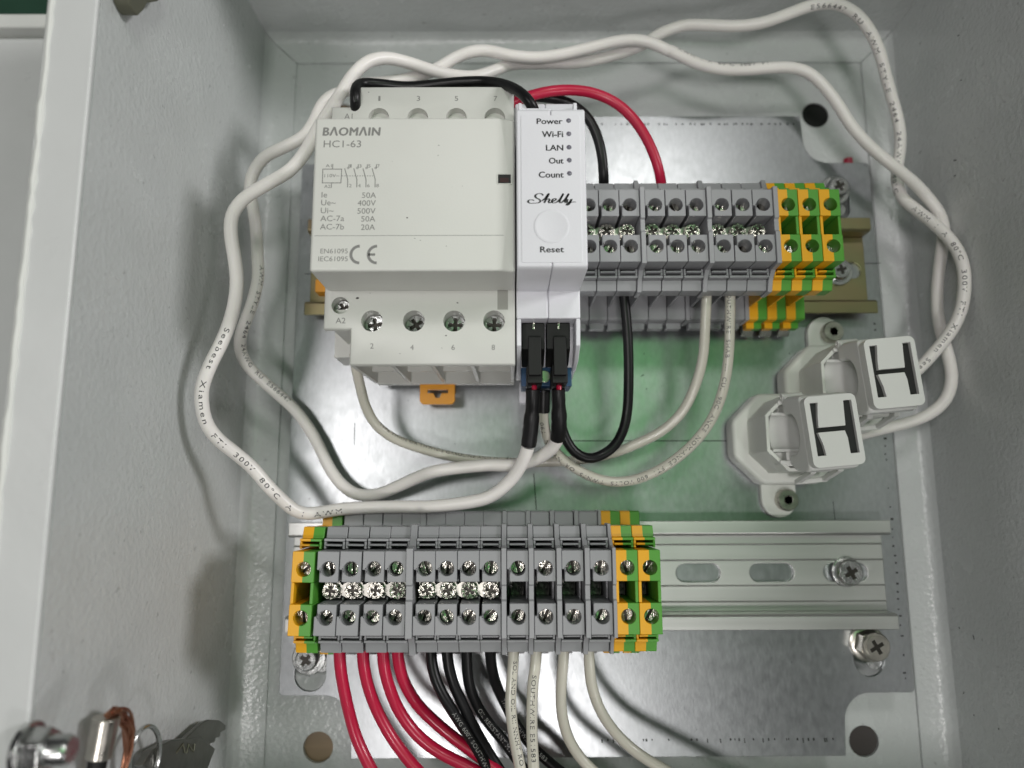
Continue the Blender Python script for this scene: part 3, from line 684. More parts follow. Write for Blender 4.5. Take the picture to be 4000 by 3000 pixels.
# orange rail clips
q0 = at(*c2(905, 1040), 9); q1 = at(*c2(1155, 1160), 9)
mb = MB(); mb.prism(rrect(q0.x, q1.x, q1.y, q0.y + 3, 1.5), 7.7, 9.6, 'z', [([(q0.x + 2.6, q0.y - 2.0), (q0.x + 4.6, q0.y - 2), (q0.x + 5.4, q0.y - 3.6), (q1.x - 5.2, q0.y - 3.6), (q1.x - 4.4, q0.y - 2), (q1.x - 2.3, q0.y - 2), (q1.x - 2.3, q0.y - .8), (q0.x + 2.6, q0.y - .8)], None)]); part(mb, 'rail_clip', 'orange', con, .4)
q = at(*c2(150, 280), 14); q2 = at(*c2(222, 350), 14)
mb = MB(); mb.box(q.x, q2.x + 3, q2.y, q.y + 1, 8.2, 14); part(mb, 'rail_clip', 'orange', con, .3)
# printing
def prn(items, name, ink, parent, z):
    mb = MB()
    for s, a, b, kw in items:
        p = at(*c1(*a), z); q_ = at(*c1(*b), z); print_text(mb, s, p.x, q_.x, q_.y, p.y, z + .03, **kw)
    return part(mb, name, ink, parent)
K = dict
prn([('B\u039bOM\u039bIN', (208, 455), (618, 515), K(bold=.055, shear=.08, spacing=1.08))], 'brand_lettering', 'ink', cover, ZF)
prn([('HC1-63', (212, 551), (480, 600), K())], 'type_number', 'ink', cover, ZF)
rows_ = [('Ie', '50A', 922, 488), ('Ue~', '400V', 978, 456), ('Ui~', '500V', 1035, 454), ('AC-7a', '50A', 1092, 482), ('AC-7b', '20A', 1152, 480)]
it = []
for i, (a, b, y, xb) in enumerate(rows_):
    xw = {'Ie': 38, 'Ue~': 104, 'Ui~': 92, 'AC-7a': 170, 'AC-7b': 172}[a]; x = 197 - i * 3
    it += [(a, (x, y), (x + xw, y + 40), K()), (b, (xb, y + 3), (588 - i * 2, y + 43), K())]
prn(it, 'ratings_print', 'ink', cover, ZF)
it = [('EN61095', (188, 1330), (384, 1364), K()), ('IEC61095', (173, 1386), (384, 1420), K()), ('1', (604, 232), (618, 264), K())]
prn(it[:2], 'standards_print', 'ink', cover, ZF)
it = [('A1', (226, 722), (268, 743), K()), ('A2', (215, 870), (258, 893), K()), ('110V~', (217, 792), (324, 816), K())]
for i, x in enumerate((402, 467, 532, 598)):
    it += [(str(2 * i + 1), (x, 722), (x + (9 if i == 0 else 16), 746), K()), (str(2 * i + 2), (x - 8, 864), (x + 10, 888), K())]
prn(it, 'diagram_lettering', 'ink', cover, ZF)
mb = MB()
def ln(pts, w=.22):
    P_ = [at(*c1(*p), ZF) for p in pts]; stroke(mb, [(p.x, p.y) for p in P_], w, ZF + .03)
ln([(205, 757), (341, 757)]); ln([(201, 856), (335, 856)]); ln([(205, 755), (201, 858)]); ln([(341, 755), (335, 858)]); ln([(277, 720), (275, 756)]); ln([(267, 858), (265, 893)])
for i in range(4):
    x = 362 + 66 * i
    ln([(x, 752), (x + 22, 832)]); ln([(x + 22, 830), (x + 21, 888)]); ln([(x + 32, 722), (x + 31, 752)]); ln([(x + 31, 750), (x + 22, 756), (x + 18, 748), (x + 26, 742), (x + 31, 745)], .16)
for i in range(13): ln([(342 + i * 18, 806), (352 + i * 18, 806)], .18)
part(mb, 'wiring_diagram', 'ink', cover)
mb = MB()
c_ = at(*c1(470, 1372), ZF); rr = 3.55
def arc(cx, cy, r, a0, a1, n=24): return [(cx + r * math.cos(math.radians(a0 + (a1 - a0) * i / n)), cy + r * math.sin(math.radians(a0 + (a1 - a0) * i / n))) for i in range(n + 1)]
cR = 2.3
cx1 = at(*c1(470, 1372), ZF); cx2 = at(*c1(595, 1372), ZF)
for cc in (cx1, cx2): stroke(mb, arc(cc.x, cc.y, cR, 91, 269), .75, ZF + .03)
stroke(mb, [(cx2.x - cR, cx2.y), (cx2.x - .5, cx2.y)], .65, ZF + .03)
part(mb, 'ce_mark', 'ink', cover)
mb = MB()
for s, cx, cy, hgt in [('2', 558, 740, 38), ('4', 847, 750, 38), ('6', 1143, 750, 38), ('8', 1432, 750, 38)]:
    p = at(*c2(cx - 12, cy - hgt / 2), ZS); q_ = at(*c2(cx + 12, cy + hgt / 2), ZS); print_text(mb, s, p.x, q_.x, q_.y, p.y, ZS + .03)
p = at(*c2(298, 537), ZS); q_ = at(*c2(368, 577), ZS); print_text(mb, 'A2', p.x, q_.x, q_.y, p.y, ZS + .03)
for s, cx in (('1', 612), ('3', 893), ('5', 1167), ('7', 1448)):
    w_ = 7 if s == '1' else 12; p = at(*c1(cx - w_, 231), ZS); q_ = at(*c1(cx + w_, 266), ZS); print_text(mb, s, p.x, q_.x, q_.y, p.y, ZS + .03)
p = at(*c1(360, 357), ZS); q_ = at(*c1(418, 397), ZS); print_text(mb, 'A1', p.x, q_.x, q_.y, p.y, ZS + .03)
part(mb, 'terminal_numbers', 'ink', deck)

mb = MB()                                                        # specks of dirt on the cover and deck
for cx, cy, f_, zz, r_ in ((1040, 585, c1, ZF, .16), (1035, 658, c1, ZF, .13), (812, 1107, c1, ZF, .22), (867, 1257, c1, ZF, .14), (907, 1270, c1, ZF, .13), (535, 203, c1, ZS, .16), (1095, 1312, c1, ZF, .1), (705, 700, c1, ZF, .08), (1210, 880, c1, ZF, .09),
                         (452, 395, c2, ZS, .42), (1175, 430, c2, ZS, .25), (760, 795, c2, ZS, .13), (1062, 755, c2, ZS, .12), (1092, 665, c2, ZS, .2), (545, 360, c2, ZS, .1)):
    p = at(*f_(cx, cy), zz); a_ = random.uniform(0, 3); n_ = 7
    mb.add([(p.x + r_ * random.uniform(.6, 1.3) * math.cos(6.283 * i / n_) * 1.2, p.y + r_ * random.uniform(.5, 1) * math.sin(6.283 * i / n_), zz + .035) for i in range(n_)], [tuple(range(n_))])
tag(part(mb, 'dirt_speck', 'dark_brown', con), kind='stuff')

# ================================================================== RELAY MODULE
ZW = 71.8; SX0, SX1 = -26.75, -8.35
mod = thing('relay_module', 'narrow white smart relay module with status list and round button', 'relay', (-17.5, YU, 7.5))
prof = [(30.2, ZW), (73.6, ZW), (74.4, ZW - 1), (74.4, 50.4), (82, 50.4), (90, 47), (92, 40), (92, 7.6), (12, 7.6), (8.5, 20), (10, 36), (16, 40), (21.6, 40), (21.6, 50.4), (29.7, 50.4), (29.4, ZW - 1.2)]
mb = MB()
for a, b in ((SX0, -17.63), (-17.57, SX1)): mb.prism(prof, a, b, 'x')
part(mb, 'housing', 'white_plastic', mod, .5, seg=3)
for sgn, a, b in ((0, SX0, SX0 + 1.4), (1, SX1 - 1.4, SX1)):
    mb = MB(); sp = [(21.6, 50.3), (14, 49), (10.5, 42), (9.2, 34), (9.2, 26), (21.6, 26)]; mb.prism(sp, a + .03, b - .03, 'x'); part(mb, 'side_cheek', 'white_plastic', mod, .4)
l0 = at(*c1(1630, 370), ZW); l1 = at(*c1(2075, 1430), ZW)
mb = MB(); mb.prism(rrect(l0.x, l1.x, l1.y, l0.y, .5), ZW - .3, ZW + .16); lab = part(mb, 'label_panel', 'white_plastic', mod, .1)
mb = MB(); mb.box(SX0 + .6, SX0 + 1.5, 73, 76.2, 60, ZW - .7); mb.box(SX1 - 3.0, SX1 - 2.0, 73, 76.2, 60, ZW - .7); mb.box(SX0 + 1.4, SX1 - 2.2, 74.0, 75.4, 55, ZW - 2.0); part(mb, 'top_lugs', 'white_plastic', mod, .2)
bt = at(*c1(1852, 1170), ZW)
mb = MB(); mb.lathe([(0, 0), (4.6, 0), (4.6, .14), (4.35, .22), (4.0, .17), (0, .12)], (bt.x, bt.y, ZW + .12), n=48); part(mb, 'button', 'white_plastic', mod)
for y in (410, 505, 602, 695, 790):
    p = at(*c1(1974 + (y - 410) * .016, y), ZW); mb = MB(); mb.lathe([(.66, -.2), (.66, .05), (.5, .12), (0, .16)], (p.x, p.y, ZW + .16), n=20); part(mb, 'status_light', 'led', mod)
def prz(items, name, ink):
    mb = MB()
    for s, a, b, kw in items:
        p = at(*c1(*a), ZW + .16); q_ = at(*c1(*b), ZW + .16); print_text(mb, s, p.x, q_.x, q_.y, p.y, ZW + .19, **kw)
    return part(mb, name, ink, lab)
prz([('Power', (1745, 393), (1930, 432), K(bold=.04)), ('Wi-Fi', (1783, 485), (1934, 527), K(bold=.04)), ('LAN', (1812, 583), (1935, 623), K(bold=.04)), ('Out', (1833, 676), (1937, 717), K(bold=.04)), ('Count', (1760, 776), (1938, 818), K(bold=.04))], 'status_lettering', 'ink_black')
prz([('Reset', (1770, 1315), (1940, 1356), K(bold=.04))], 'button_lettering', 'ink_black')
# script lettering drawn with strokes, in a 100 x 25 box
mb = MB(); b0 = at(*c1(1678, 1018), ZW + .16); b1 = at(*c1(2026, 928), ZW + .16)
def scr(pts, w=1.0):
    P_ = catmull([(x, y, 0) for x, y in pts], 1.0); sx = (b1.x - b0.x) / 100; sy = (b1.y - b0.y) / 26
    stroke(mb, [(b0.x + p.x * sx, b0.y + p.y * sy) for p in P_], .5, ZW + .19 + random.uniform(0, .004), wf=lambda t: w * (.17 + .42 * abs(t.y) ** 1.5))
scr([(33, 21), (28, 24.5), (21, 24), (16, 20), (18, 16), (24, 12.5), (27, 9), (23, 5.5), (14, 4.5), (4, 5), (1, 8), (4, 11), (10, 11.5), (14, 10)])
scr([(30, 9.5), (37, 15), (42, 22), (45, 25), (43, 21), (38, 12), (34.5, 5)]); scr([(36, 9), (41, 13), (45, 13.5), (45.5, 11), (43.5, 7), (45, 5), (49, 6)])
scr([(49, 6), (54, 9), (59, 12), (58, 14), (54, 13.5), (50.5, 9), (51.5, 5.5), (56, 5), (61, 7)])
scr([(61, 7), (68, 14), (73, 22), (75, 25), (72, 20), (67, 10), (66.5, 6), (69, 5), (72, 7)]); scr([(72, 7), (79, 14), (84, 22), (86, 25), (83, 20), (78, 10), (77.5, 6), (80, 5), (83, 7)])
scr([(83, 13), (81.5, 8), (83, 5.5), (87, 7), (91, 13), (88, 6), (84, 1), (80, 0), (82, 3), (90, 6), (100, 7)])
part(mb, 'script_logo', 'ink_black', lab)
# plugs
for px0, px1 in ((1637, 1803), (1815, 1985)):
    a = at(*c2(px0, 600), 46).x; b = at(*c2(px1, 600), 46).x; mb = MB()
    mb.prism([(21.4, 30), (21.4, 46), (13.8, 45), (10, 38), (10, 30)], a, b, 'x')
    m_ = (a + b) / 2
    mb.box(m_ - 1.9 + .3, m_ + 1.9 + .3, 5.6, 17.0, 34, 47.6); mb.box(m_ - 2.0, m_ + 2.6, 3.6, 9.0, 31, 45.6)
    pg = part(mb, 'plug', 'black_plastic', mod, .35)
    mb = MB(); mb.box(m_ - .25, m_ + .35, 19.4, 21.3, 45.9, 46.5); part(mb, 'plug_pin', 'nickel', pg)
    mb = MB(); q_ = Vector((m_ + .3, 2.6, 38)); mb.cyl(q_, .75, 2.6, (0, -.6, -.1)); mb.lathe([(.8, 0), (.8, 2.4), (.4, 2.8)], (m_ + .3, 3.5, 41), (0, -1, .1), 12); part(mb, 'red_core', 'red_wire', pg)
mb = MB(); mb.box(SX0 + 1.5, SX1 - 1.5, 4.2, 12, 24, 35.5); sock = part(mb, 'terminal_socket', 'blue', mod, .3)
p = at(*c2(1800, 960), 36)
mb = MB(); mb.lathe([(1.9, -1), (1.9, .3), (1.75, .45), (1.5, .45)], (p.x, p.y, 35.5), n=24); mb.prism(circle(p.x, p.y, 1.5, 20), 35.3, 35.9, 'z', [([(p.x - .22, p.y - 1.3), (p.x + .22, p.y - 1.3), (p.x + .22, p.y + 1.3), (p.x - .22, p.y + 1.3)], .4)]); part(mb, 'socket_screw', 'stainless', sock, .05)
mb = MB(); mb.prism(rrect(-25.5, -22.5, 2.2, 10, 1.2), 8, 10); part(mb, 'rail_clip', 'white_plastic', mod, .3)

# ================================================================== CT CLAMPS AND MOUNT
MCX, MCY = 65.4, -9.7; DX, DY = 18.8, 17.0
mnt = thing('clamp_mount', 'white printed mount with two octagonal sockets for the current clamps', 'mount', (74, 0, 0))
def octo(cx, cy, hx, hy, c): return [(cx - hx + c, cy - hy), (cx + hx - c, cy - hy), (cx + hx, cy - hy + c), (cx + hx, cy + hy - c), (cx + hx - c, cy + hy), (cx - hx + c, cy + hy), (cx - hx, cy + hy - c), (cx - hx, cy - hy + c)]
for k in (0, 1):
    cx, cy = MCX + k * DX, MCY + k * DY
    mb = MB(); mb.prism(octo(cx, cy, 18.6, 15.4, 9.2), .02, 8.5 + .03 * k); o = part(mb, 'socket_foot', 'mount_white', mnt, 1.6, seg=4)
    mb = MB(); mb.prism(octo(cx - .4, cy + .3, 13.2, 12.0, 6.3), 8.4, 26, 'z', [(octo(cx - .4, cy + .3, 12.1, 10.9, 5.8), 9)]); part(mb, 'socket_cup', 'mount_white', mnt, .2)
s1 = at(3250, 1298, 4); s2 = at(3073, 1953, 4)
mb = MB(); mb.prism(slot(s1.x - 2.0, s1.y - 3, 6, 6.0, vertical=True), .02, 2.6); part(mb, 'fixing_tab', 'mount_white', mnt, .5)
mb = MB(); mb.prism(slot(s2.x - 2.0, s2.y + 3, 6, 6.0, vertical=True), .02, 2.6); part(mb, 'fixing_tab', 'mount_white', mnt, .5)
screw_thing('socket_screw', 'hex socket screw on the mount tab below the yellow rail', (s1.x, s1.y, 2.6), 3.7, 3.2, .2, 'stainless', socket=True)
screw_thing('socket_screw', 'hex socket screw on the mount tab above the aluminium rail', (s2.x, s2.y, 2.6), 3.7, 3.2, .5, 'stainless', socket=True)
def make_clamp(label):
    t = thing('current_clamp', label, 'clamp', (0, 0, 17.2), 'split-core current clamps')
    L0 = 17.2
    # lower core half seated in the cup: floor of the round opening with raised jaws
    mb = MB()
    arc_ = [(5.2 * math.cos(math.pi * (1 + i / 12)), 9.3 + 2.7 * math.sin(math.pi * (1 + i / 12))) for i in range(13)]
    mb.prism([(-6.2, .05), (-6.2, 9.3)] + arc_ + [(6.2, 9.3), (6.2, .05)], -11.3, 8.2, 'x')
    mb.prism([(-10.6, .05), (-10.6, 9.1), (-6.22, 9.1), (-6.22, .05)], -7.2, 8.2, 'x'); mb.prism([(10.6, .05), (10.6, 9.1), (6.22, 9.1), (6.22, .05)], -7.2, 8.2, 'x')
    mb.prism(octo(0, 0, 11.5, 10.4, 5.6), 0, 5.0)
    mb.box(-9.4, 6, -10.1, -8.8, 5, 9.6); mb.box(-9.0, 6, 8.6, 9.8, 5, 9.6)
    build(mb, 'lower_core', 'ct_white', t, .25)
    # cap with half round opening, H-shaped vents in its top
    cap = bpy.data.objects.new('cap', None)
    mb = MB(); zc = 9.6; ht = 26.6
    hole = [(6.2 * math.cos(math.pi * i / 20), zc + 3.4 + 6.2 * math.sin(math.pi * i / 20)) for i in range(21)]
    side = [(-9.5, zc), (-6.2, zc)] + list(reversed(hole)) + [(6.2, zc), (11.0, zc), (11.6, zc + 4), (11.2, zc + 9), (10.4, ht - 3.1), (-10.4, ht - 3.1), (-11.6, ht - 4.2), (-12.0, ht - 6.5), (-11.2, zc + 3.5)]
    mb.prism(side, -7.6, 7.6, 'x'); c = build(mb, 'cap', 'ct_white', t, 1.0, seg=4)
    # top face with the two long slots joined by a cross slot
    hp = [(-6.0, -7.6), (-3.5, -7.6), (-3.9, -4.5), (-4.9, -.9), (3.0, -.9), (3.5, -3.0), (3.6, -7.6), (6.2, -7.6), (6.2, 7.8), (3.9, 7.8), (3.6, 3.5), (3.4, .5), (-4.5, .5), (-4.3, 3.5), (-3.7, 7.8), (-6.0, 7.8)]
    mb = MB(); mb.prism(rrect(-7.6, 7.6, -11.0, 9.8, 1.8), ht - 3.15, ht, 'z', [(hp, 3.0)]); tp = build(mb, 'cap_top', 'ct_white', t, .12, seg=2)
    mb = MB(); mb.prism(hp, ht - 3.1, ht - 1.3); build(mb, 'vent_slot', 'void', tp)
    mb = MB(); mb.cyl((-7.7, 11.9, zc + .8), 1.25, 6.5, (1, 0, 0), 20); mb.box(-7.5, -1.2, 10.4, 12.0, zc + .2, zc + 3); hg = build(mb, 'hinge', 'ct_white', t, .15)
    mb = MB(); mb.cyl((-7.82, 11.9, zc + .8), .5, .3, (1, 0, 0), 14); build(mb, 'hinge_pin', 'stainless', hg)
    # latch loops on the outer side
    mb = MB()
    for x in (-2.6, 6.0):
        mb.hexa([(x, -15.4, -1), (x + 1.9, -15.4, -1), (x + 1.9, -13.9, -1), (x, -13.9, -1)], [(x, -12.6, 11.5), (x + 1.9, -12.6, 11.5), (x + 1.9, -10.6, 12.5), (x, -10.6, 12.5)])
    mb.box(-2.6, 7.9, -15.6, -14.0, -2.2, -.6); lt = build(mb, 'latch', 'ct_white', t, .3)
    mb = MB(); mb.box(-1.5, 6.5, -12.3, -10.2, 2.5, 7); build(mb, 'latch_catch', 'ct_white', t, .3)
    for o in (c, tp, hg, lt): o.rotation_euler = (0, 0, math.radians(5.0)); o.location = Vector((.4, -.4, 0)) * S
    bpy.data.objects.remove(cap)
    return t
ct1 = make_clamp('white split-core current clamp nearer the aluminium rail'); ct1.location = Vector((MCX - .6, MCY + .5, 17.2)) * S
ct2 = copy_tree(ct1); ct2.location = Vector((MCX + DX - .6, MCY + DY + .5, 17.2)) * S; ct2['label'] = 'white split-core current clamp nearer the upper yellow-green blocks'

# ================================================================== WIRES
F = 1.8083
def inside(v, r):
    """push a traced point nearer to the lens until it clears the walls"""
    px, py, z = v
    for _ in range(120):
        p = at(px, py, z)
        lim = 4.6 if z < ZB + 8 else 0
        if X0 + r + lim <= p.x <= X1 - r - lim and p.y <= Y1 - r - lim: return p
        z += .75
    return p
def wire(name, label, cat, pts, r, matn, group=None, raw_end=(), raw_start=(), fit=True):
    P_ = list(raw_start) + [inside(p, r + .4) if fit else at(*p) for p in pts] + [Vector(p) for p in raw_end]
    path = catmull(P_, 1.4); mb = MB(); mb.tube(path, r, 14)
    o = build(mb, name, matn); tag(o, label, cat, group); return o, path
def near(path, px, py, z):
    p = at(px, py, z); return min(range(len(path)), key=lambda i: (path[i] - p).length)
def r2(x, y): return 1300 + x * .633, y * .633
def r3(x, y): return 2600 + x * .633, y * .633
def r1(x, y): return x * .633, y * .633
def r4(x, y): return 600 + x * .6631, 1000 + y * .6631
def r5(x, y): return 1900 + x * .5426, 1100 + y * .5426
def r6(x, y): return 3200 + x * .7233, 600 + y * .7233
def r8(x, y): return 1100 + x * .7233, 2450 + y * .7233
# clamp cable a: left sleeve of the module, round the left side, over the top and round to the upper clamp
ca = [(*r5(300, 1190), 34), (*r5(270, 1280), 32), (*r5(200, 1400), 29), (*r5(100, 1500), 27), (*r5(0, 1560), 26), (*r4(1659, 1475), 24), (*r4(1500, 1478), 22), (*r4(1300, 1480), 20), (*r4(1100, 1492), 20), (*r4(1000, 1508), 21), (*r4(900, 1518), 22), (*r4(830, 1498), 24), (*r4(760, 1440), 26), (*r4(680, 1362), 29),
      (*r4(580, 1245), 32), (*r4(480, 1160), 36), (*r4(380, 1080), 40), (*r4(310, 985), 43), (*r4(285, 880), 45), (*r4(285, 780), 46), (*r4(330, 650), 46), (*r4(400, 510), 45), (*r4(452, 380), 44), (*r4(482, 250), 44), (*r4(490, 130), 44), (*r4(475, 0), 45),
      (*r1(1425, 1450), 45), (*r1(1432, 1330), 45), (*r1(1500, 1230), 45), (*r1(1640, 1140), 44), (*r1(1790, 1050), 43), (*r1(1895, 920), 42), (*r1(1960, 800), 42), (*r1(2030, 690), 42), (*r1(2110, 570), 42), (*r2(120, 470), 42), (*r2(210, 385), 41), (*r2(320, 358), 38), (*r2(450, 382), 34), (*r2(600, 430), 30), (*r2(750, 466), 26), (*r2(880, 472), 24), (*r2(1000, 435), 21), (*r2(1100, 398), 19),
      (*r2(1300, 390), 17), (*r2(1500, 387), 16), (*r2(1700, 350), 16), (*r2(1850, 302), 16), (*r2(1930, 268), 16), (*r2(2010, 212), 16), (*r2(2110, 172), 17), (*r3(120, 155), 18), (*r3(250, 155), 20), (*r3(450, 160), 22), (*r3(600, 140), 24), (*r3(750, 88), 26), (*r3(880, 40), 27), (*r3(980, 20), 27), (*r3(1080, 32), 26), (*r3(1180, 90), 25), (*r3(1260, 190), 23), (*r3(1320, 320), 20), (*r3(1355, 450), 17), (*r3(1390, 580), 14), (*r3(1430, 720), 11), (*r3(1450, 850), 9), (*r3(1440, 980), 7), (*r3(1425, 1080), 6),
      (*r6(425, 175), 7), (*r6(450, 240), 9), (*r6(530, 308), 12), (*r6(620, 380), 16), (*r6(690, 445), 19), (*r6(748, 525), 21), (*r6(780, 620), 22), (*r6(785, 720), 22), (*r6(770, 830), 21), (*r6(735, 920), 19), (*r6(675, 1010), 17), (*r6(610, 1085), 15), (*r6(550, 1150), 14), (*r6(480, 1210), 13.5)]
oa, pa = wire('clamp_cable', 'white printed clamp cable running widest past the left wall to the upper clamp', 'cable', ca, 2.0, 'cable', 'white clamp cables looped round the enclosure')
cb = [(*r5(520, 1110), 33), (*r5(495, 1170), 31), (*r5(430, 1235), 28), (*r5(330, 1290), 25), (*r5(200, 1322), 23), (*r5(0, 1322), 21), (*r4(1659, 1268), 20), (*r4(1560, 1302), 17), (*r4(1450, 1352), 14), (*r4(1340, 1398), 11), (*r4(1250, 1410), 9), (*r4(1180, 1398), 8), (*r4(1100, 1338), 7), (*r4(1030, 1238), 6), (*r4(980, 1130), 6), (*r4(920, 1022), 6), (*r4(840, 912), 7), (*r4(740, 820), 8), (*r4(640, 732), 10), (*r4(560, 652), 13), (*r4(515, 570), 16), (*r4(510, 485), 19), (*r4(540, 390), 21), (*r4(582, 275), 21), (*r4(615, 130), 20), (*r4(612, 0), 20),
      (*r1(1578, 1400), 20), (*r1(1560, 1280), 21), (*r1(1542, 1150), 23), (*r1(1570, 1050), 25), (*r1(1640, 965), 27), (*r1(1760, 905), 29), (*r1(1880, 838), 30), (*r1(1945, 740), 30), (*r1(1985, 650), 31), (*r1(2050, 590), 32), (*r1(2140, 560), 32), (*r2(120, 530), 32), (*r2(240, 515), 31), (*r2(400, 500), 29), (*r2(550, 462), 27), (*r2(650, 420), 26), (*r2(750, 360), 25), (*r2(850, 320), 25), (*r2(950, 312), 24), (*r2(1100, 343), 24), (*r2(1250, 355), 23), (*r2(1400, 338), 23), (*r2(1600, 292), 22), (*r2(1750, 256), 22), (*r2(1880, 247), 22), (*r2(1980, 270), 22), (*r2(2080, 318), 22),
      (*r3(0, 302), 22), (*r3(100, 348), 21), (*r3(200, 395), 20), (*r3(350, 428), 19), (*r3(500, 430), 18), (*r3(650, 418), 18), (*r3(780, 418), 18), (*r3(880, 448), 18), (*r3(970, 525), 18), (*r3(1060, 640), 18), (*r3(1150, 780), 18), (*r3(1250, 892), 18), (*r3(1350, 980), 18), (*r3(1450, 1058), 17), (*r3(1550, 1145), 15),
      (*r6(600, 255), 13), (*r6(655, 335), 11), (*r6(672, 420), 10), (*r6(662, 520), 9), (*r6(648, 620), 8), (*r6(638, 740), 8), (*r6(640, 850), 8), (*r6(655, 950), 8), (*r6(685, 1050), 8), (*r6(710, 1150), 9), (*r6(715, 1230), 9), (*r6(692, 1312), 10), (*r6(640, 1375), 10), (*r6(560, 1425), 9), (*r6(460, 1458), 7), (*r6(350, 1485), 5), (*r6(230, 1515), 4), (*r6(120, 1540), 6), (*r6(0, 1500), 13)]
ob, pb = wire('clamp_cable', 'white printed clamp cable running closer to the plate to the lower clamp', 'cable', cb, 2.0, 'cable', 'white clamp cables looped round the enclosure')
TOC = lambda p: (CAM - p).normalized()
def ctext(o, path, s, px, py, z, h, flip, r=2.0, ink='ink_cable', off=(0, 0, 0), **kw):
    i = near(path, px, py, z); wire_text(path, r, s, i, h, o, ink, TOC(path[i]) + Vector(off), flip, **kw)
# sleeves of heat shrink
def sleeve(o, pts, r):
    P_ = [at(*p) for p in pts]; path = catmull(P_, 1.0); mb = MB(); n_ = len(path)
    rf = lambda t: r * (1 + .03 * math.sin(t * 37) + (.1 if t > .45 else -.06))
    mb.tube(path, r, 16, rf=rf); return build(mb, 'heat_shrink_sleeve', 'shrink', o)
sleeve(oa, [(*r5(333, 775), 41), (*r5(332, 850), 40), (*r5(328, 940), 38), (*r5(318, 1060), 36), (*r5(303, 1180), 34)], 2.15)
sleeve(ob, [(*r5(517, 775), 41), (*r5(520, 850), 40), (*r5(522, 940), 38), (*r5(522, 1040), 36), (*r5(512, 1130), 33)], 2.15)
# single cores
RW = 1.6
wu = 31.0
obk1, pbk1 = wire('hookup_wire', 'black wire arching over the contactor top into the relay module', 'wire', [(*c1(440, 420), 44), (*c1(440, 330), 50), (*c1(438, 240), 52.5), (*c1(446, 165), 50), (*c1(490, 138), 47.5), (*c1(620, 146), 46), (*c1(800, 164), 45), (*c1(1000, 150), 45), (*c1(1200, 130), 46), (*c1(1380, 127), 47), (*c1(1530, 155), 51), (*c1(1640, 215), 55), (*c1(1705, 290), 56), (*c1(1740, 370), 52), (*c1(1760, 440), 46)], 1.6, 'black_wire', 'black hook-up wires')
obk2, pbk2 = wire('hookup_wire', 'black wire curving from behind the relay module down into the upper grey blocks', 'wire', [(*r2(1000, 620), 38), (*r2(1150, 595), 38), (*r2(1290, 600), 38), (*r2(1400, 615), 38), (*r2(1500, 660), 38), (*r2(1580, 735), 38), (*r2(1635, 850), 37), (*r2(1662, 970), 36), (*r2(1672, 1100), 34), (*r2(1674, 1180), 30)], RW, 'black_wire', 'black hook-up wires')
ord_, prd = wire('hookup_wire', 'red wire arching from the contactor into the upper middle grey blocks', 'wire', [(*r2(1010, 690), 40), (*r2(1120, 630), 42), (*r2(1230, 588), 43), (*r2(1350, 562), 43), (*r2(1480, 556), 42), (*r2(1620, 578), 41), (*r2(1760, 645), 40), (*r2(1880, 765), 39), (*r2(1970, 925), 37), (*r2(2012, 1050), 35), (*r2(2025, 1120), 33), (*r2(2032, 1190), 30)], RW + .05, 'red_wire', 'red hook-up wires')
obk3, pbk3 = wire('hookup_wire', 'black wire hanging from the upper grey blocks in a loop to the relay module', 'wire', [(*r5(975, 20), 31), (*r5(988, 90), 30), (*r5(1003, 220), 29), (*r5(1018, 400), 28), (*r5(1024, 600), 27), (*r5(1022, 800), 26), (*r5(1012, 950), 25), (*r5(985, 1070), 25), (*r5(925, 1180), 25), (*r5(830, 1250), 25), (*r5(740, 1275), 26), (*r5(650, 1240), 27), (*r5(590, 1170), 28), (*r5(550, 1080), 29), (*r5(528, 980), 30), (*r5(515, 860), 31), (*r5(505, 740), 31)], RW, 'black_wire', 'black hook-up wires')
ow3, pw3 = wire('hookup_wire', 'off-white wire from contactor coil terminal sweeping to the upper grey blocks', 'wire', [(*c2(432, 800), 34), (*c2(445, 900), 31), (*c2(472, 1020), 28), (*c2(515, 1180), 24), (*c2(590, 1310), 20), (*c2(720, 1408), 17), (*c2(900, 1475), 14), (*c2(1150, 1540), 12), (*c2(1400, 1572), 11), (*c2(1600, 1580), 11), (*r5(420, 1300), 11), (*r5(600, 1292), 12), (*r5(800, 1262), 14), (*r5(950, 1222), 16), (*r5(1100, 1160), 18), (*r5(1260, 1078), 20), (*r5(1400, 950), 22), (*r5(1500, 760), 25), (*r5(1558, 550), 27), (*r5(1576, 300), 29), (*r5(1586, 100), 30), (*r5(1590, 10), 31)], RW, 'white_wire', 'off-white hook-up wires')
ow4, pw4 = wire('hookup_wire', 'off-white printed wire looping from the upper grey blocks under the relay module', 'wire', [(*r5(1750, 10), 31), (*r5(1755, 90), 30), (*r5(1752, 300), 29), (*r5(1746, 500), 28), (*r5(1722, 700), 27), (*r5(1665, 900), 26), (*r5(1585, 1050), 25), (*r5(1450, 1205), 24), (*r5(1250, 1352), 23), (*r5(1060, 1428), 22), (*r5(900, 1440), 22), (*r5(750, 1402), 22), (*r5(620, 1330), 23), (*r5(520, 1250), 24), (*r5(450, 1150), 26), (*r5(420, 1050), 28), (*r5(408, 940), 30), (*r5(412, 800), 32)], RW, 'white_wire', 'off-white hook-up wires')
P_ = [at(*p) for p in [(*r5(408, 940), 30), (*r5(410, 870), 31), (*r5(412, 780), 32)]]; mb = MB(); mb.tube(catmull(P_, 1), 2.05, 16); build(mb, 'crimp_sleeve', 'shrink', ow4)
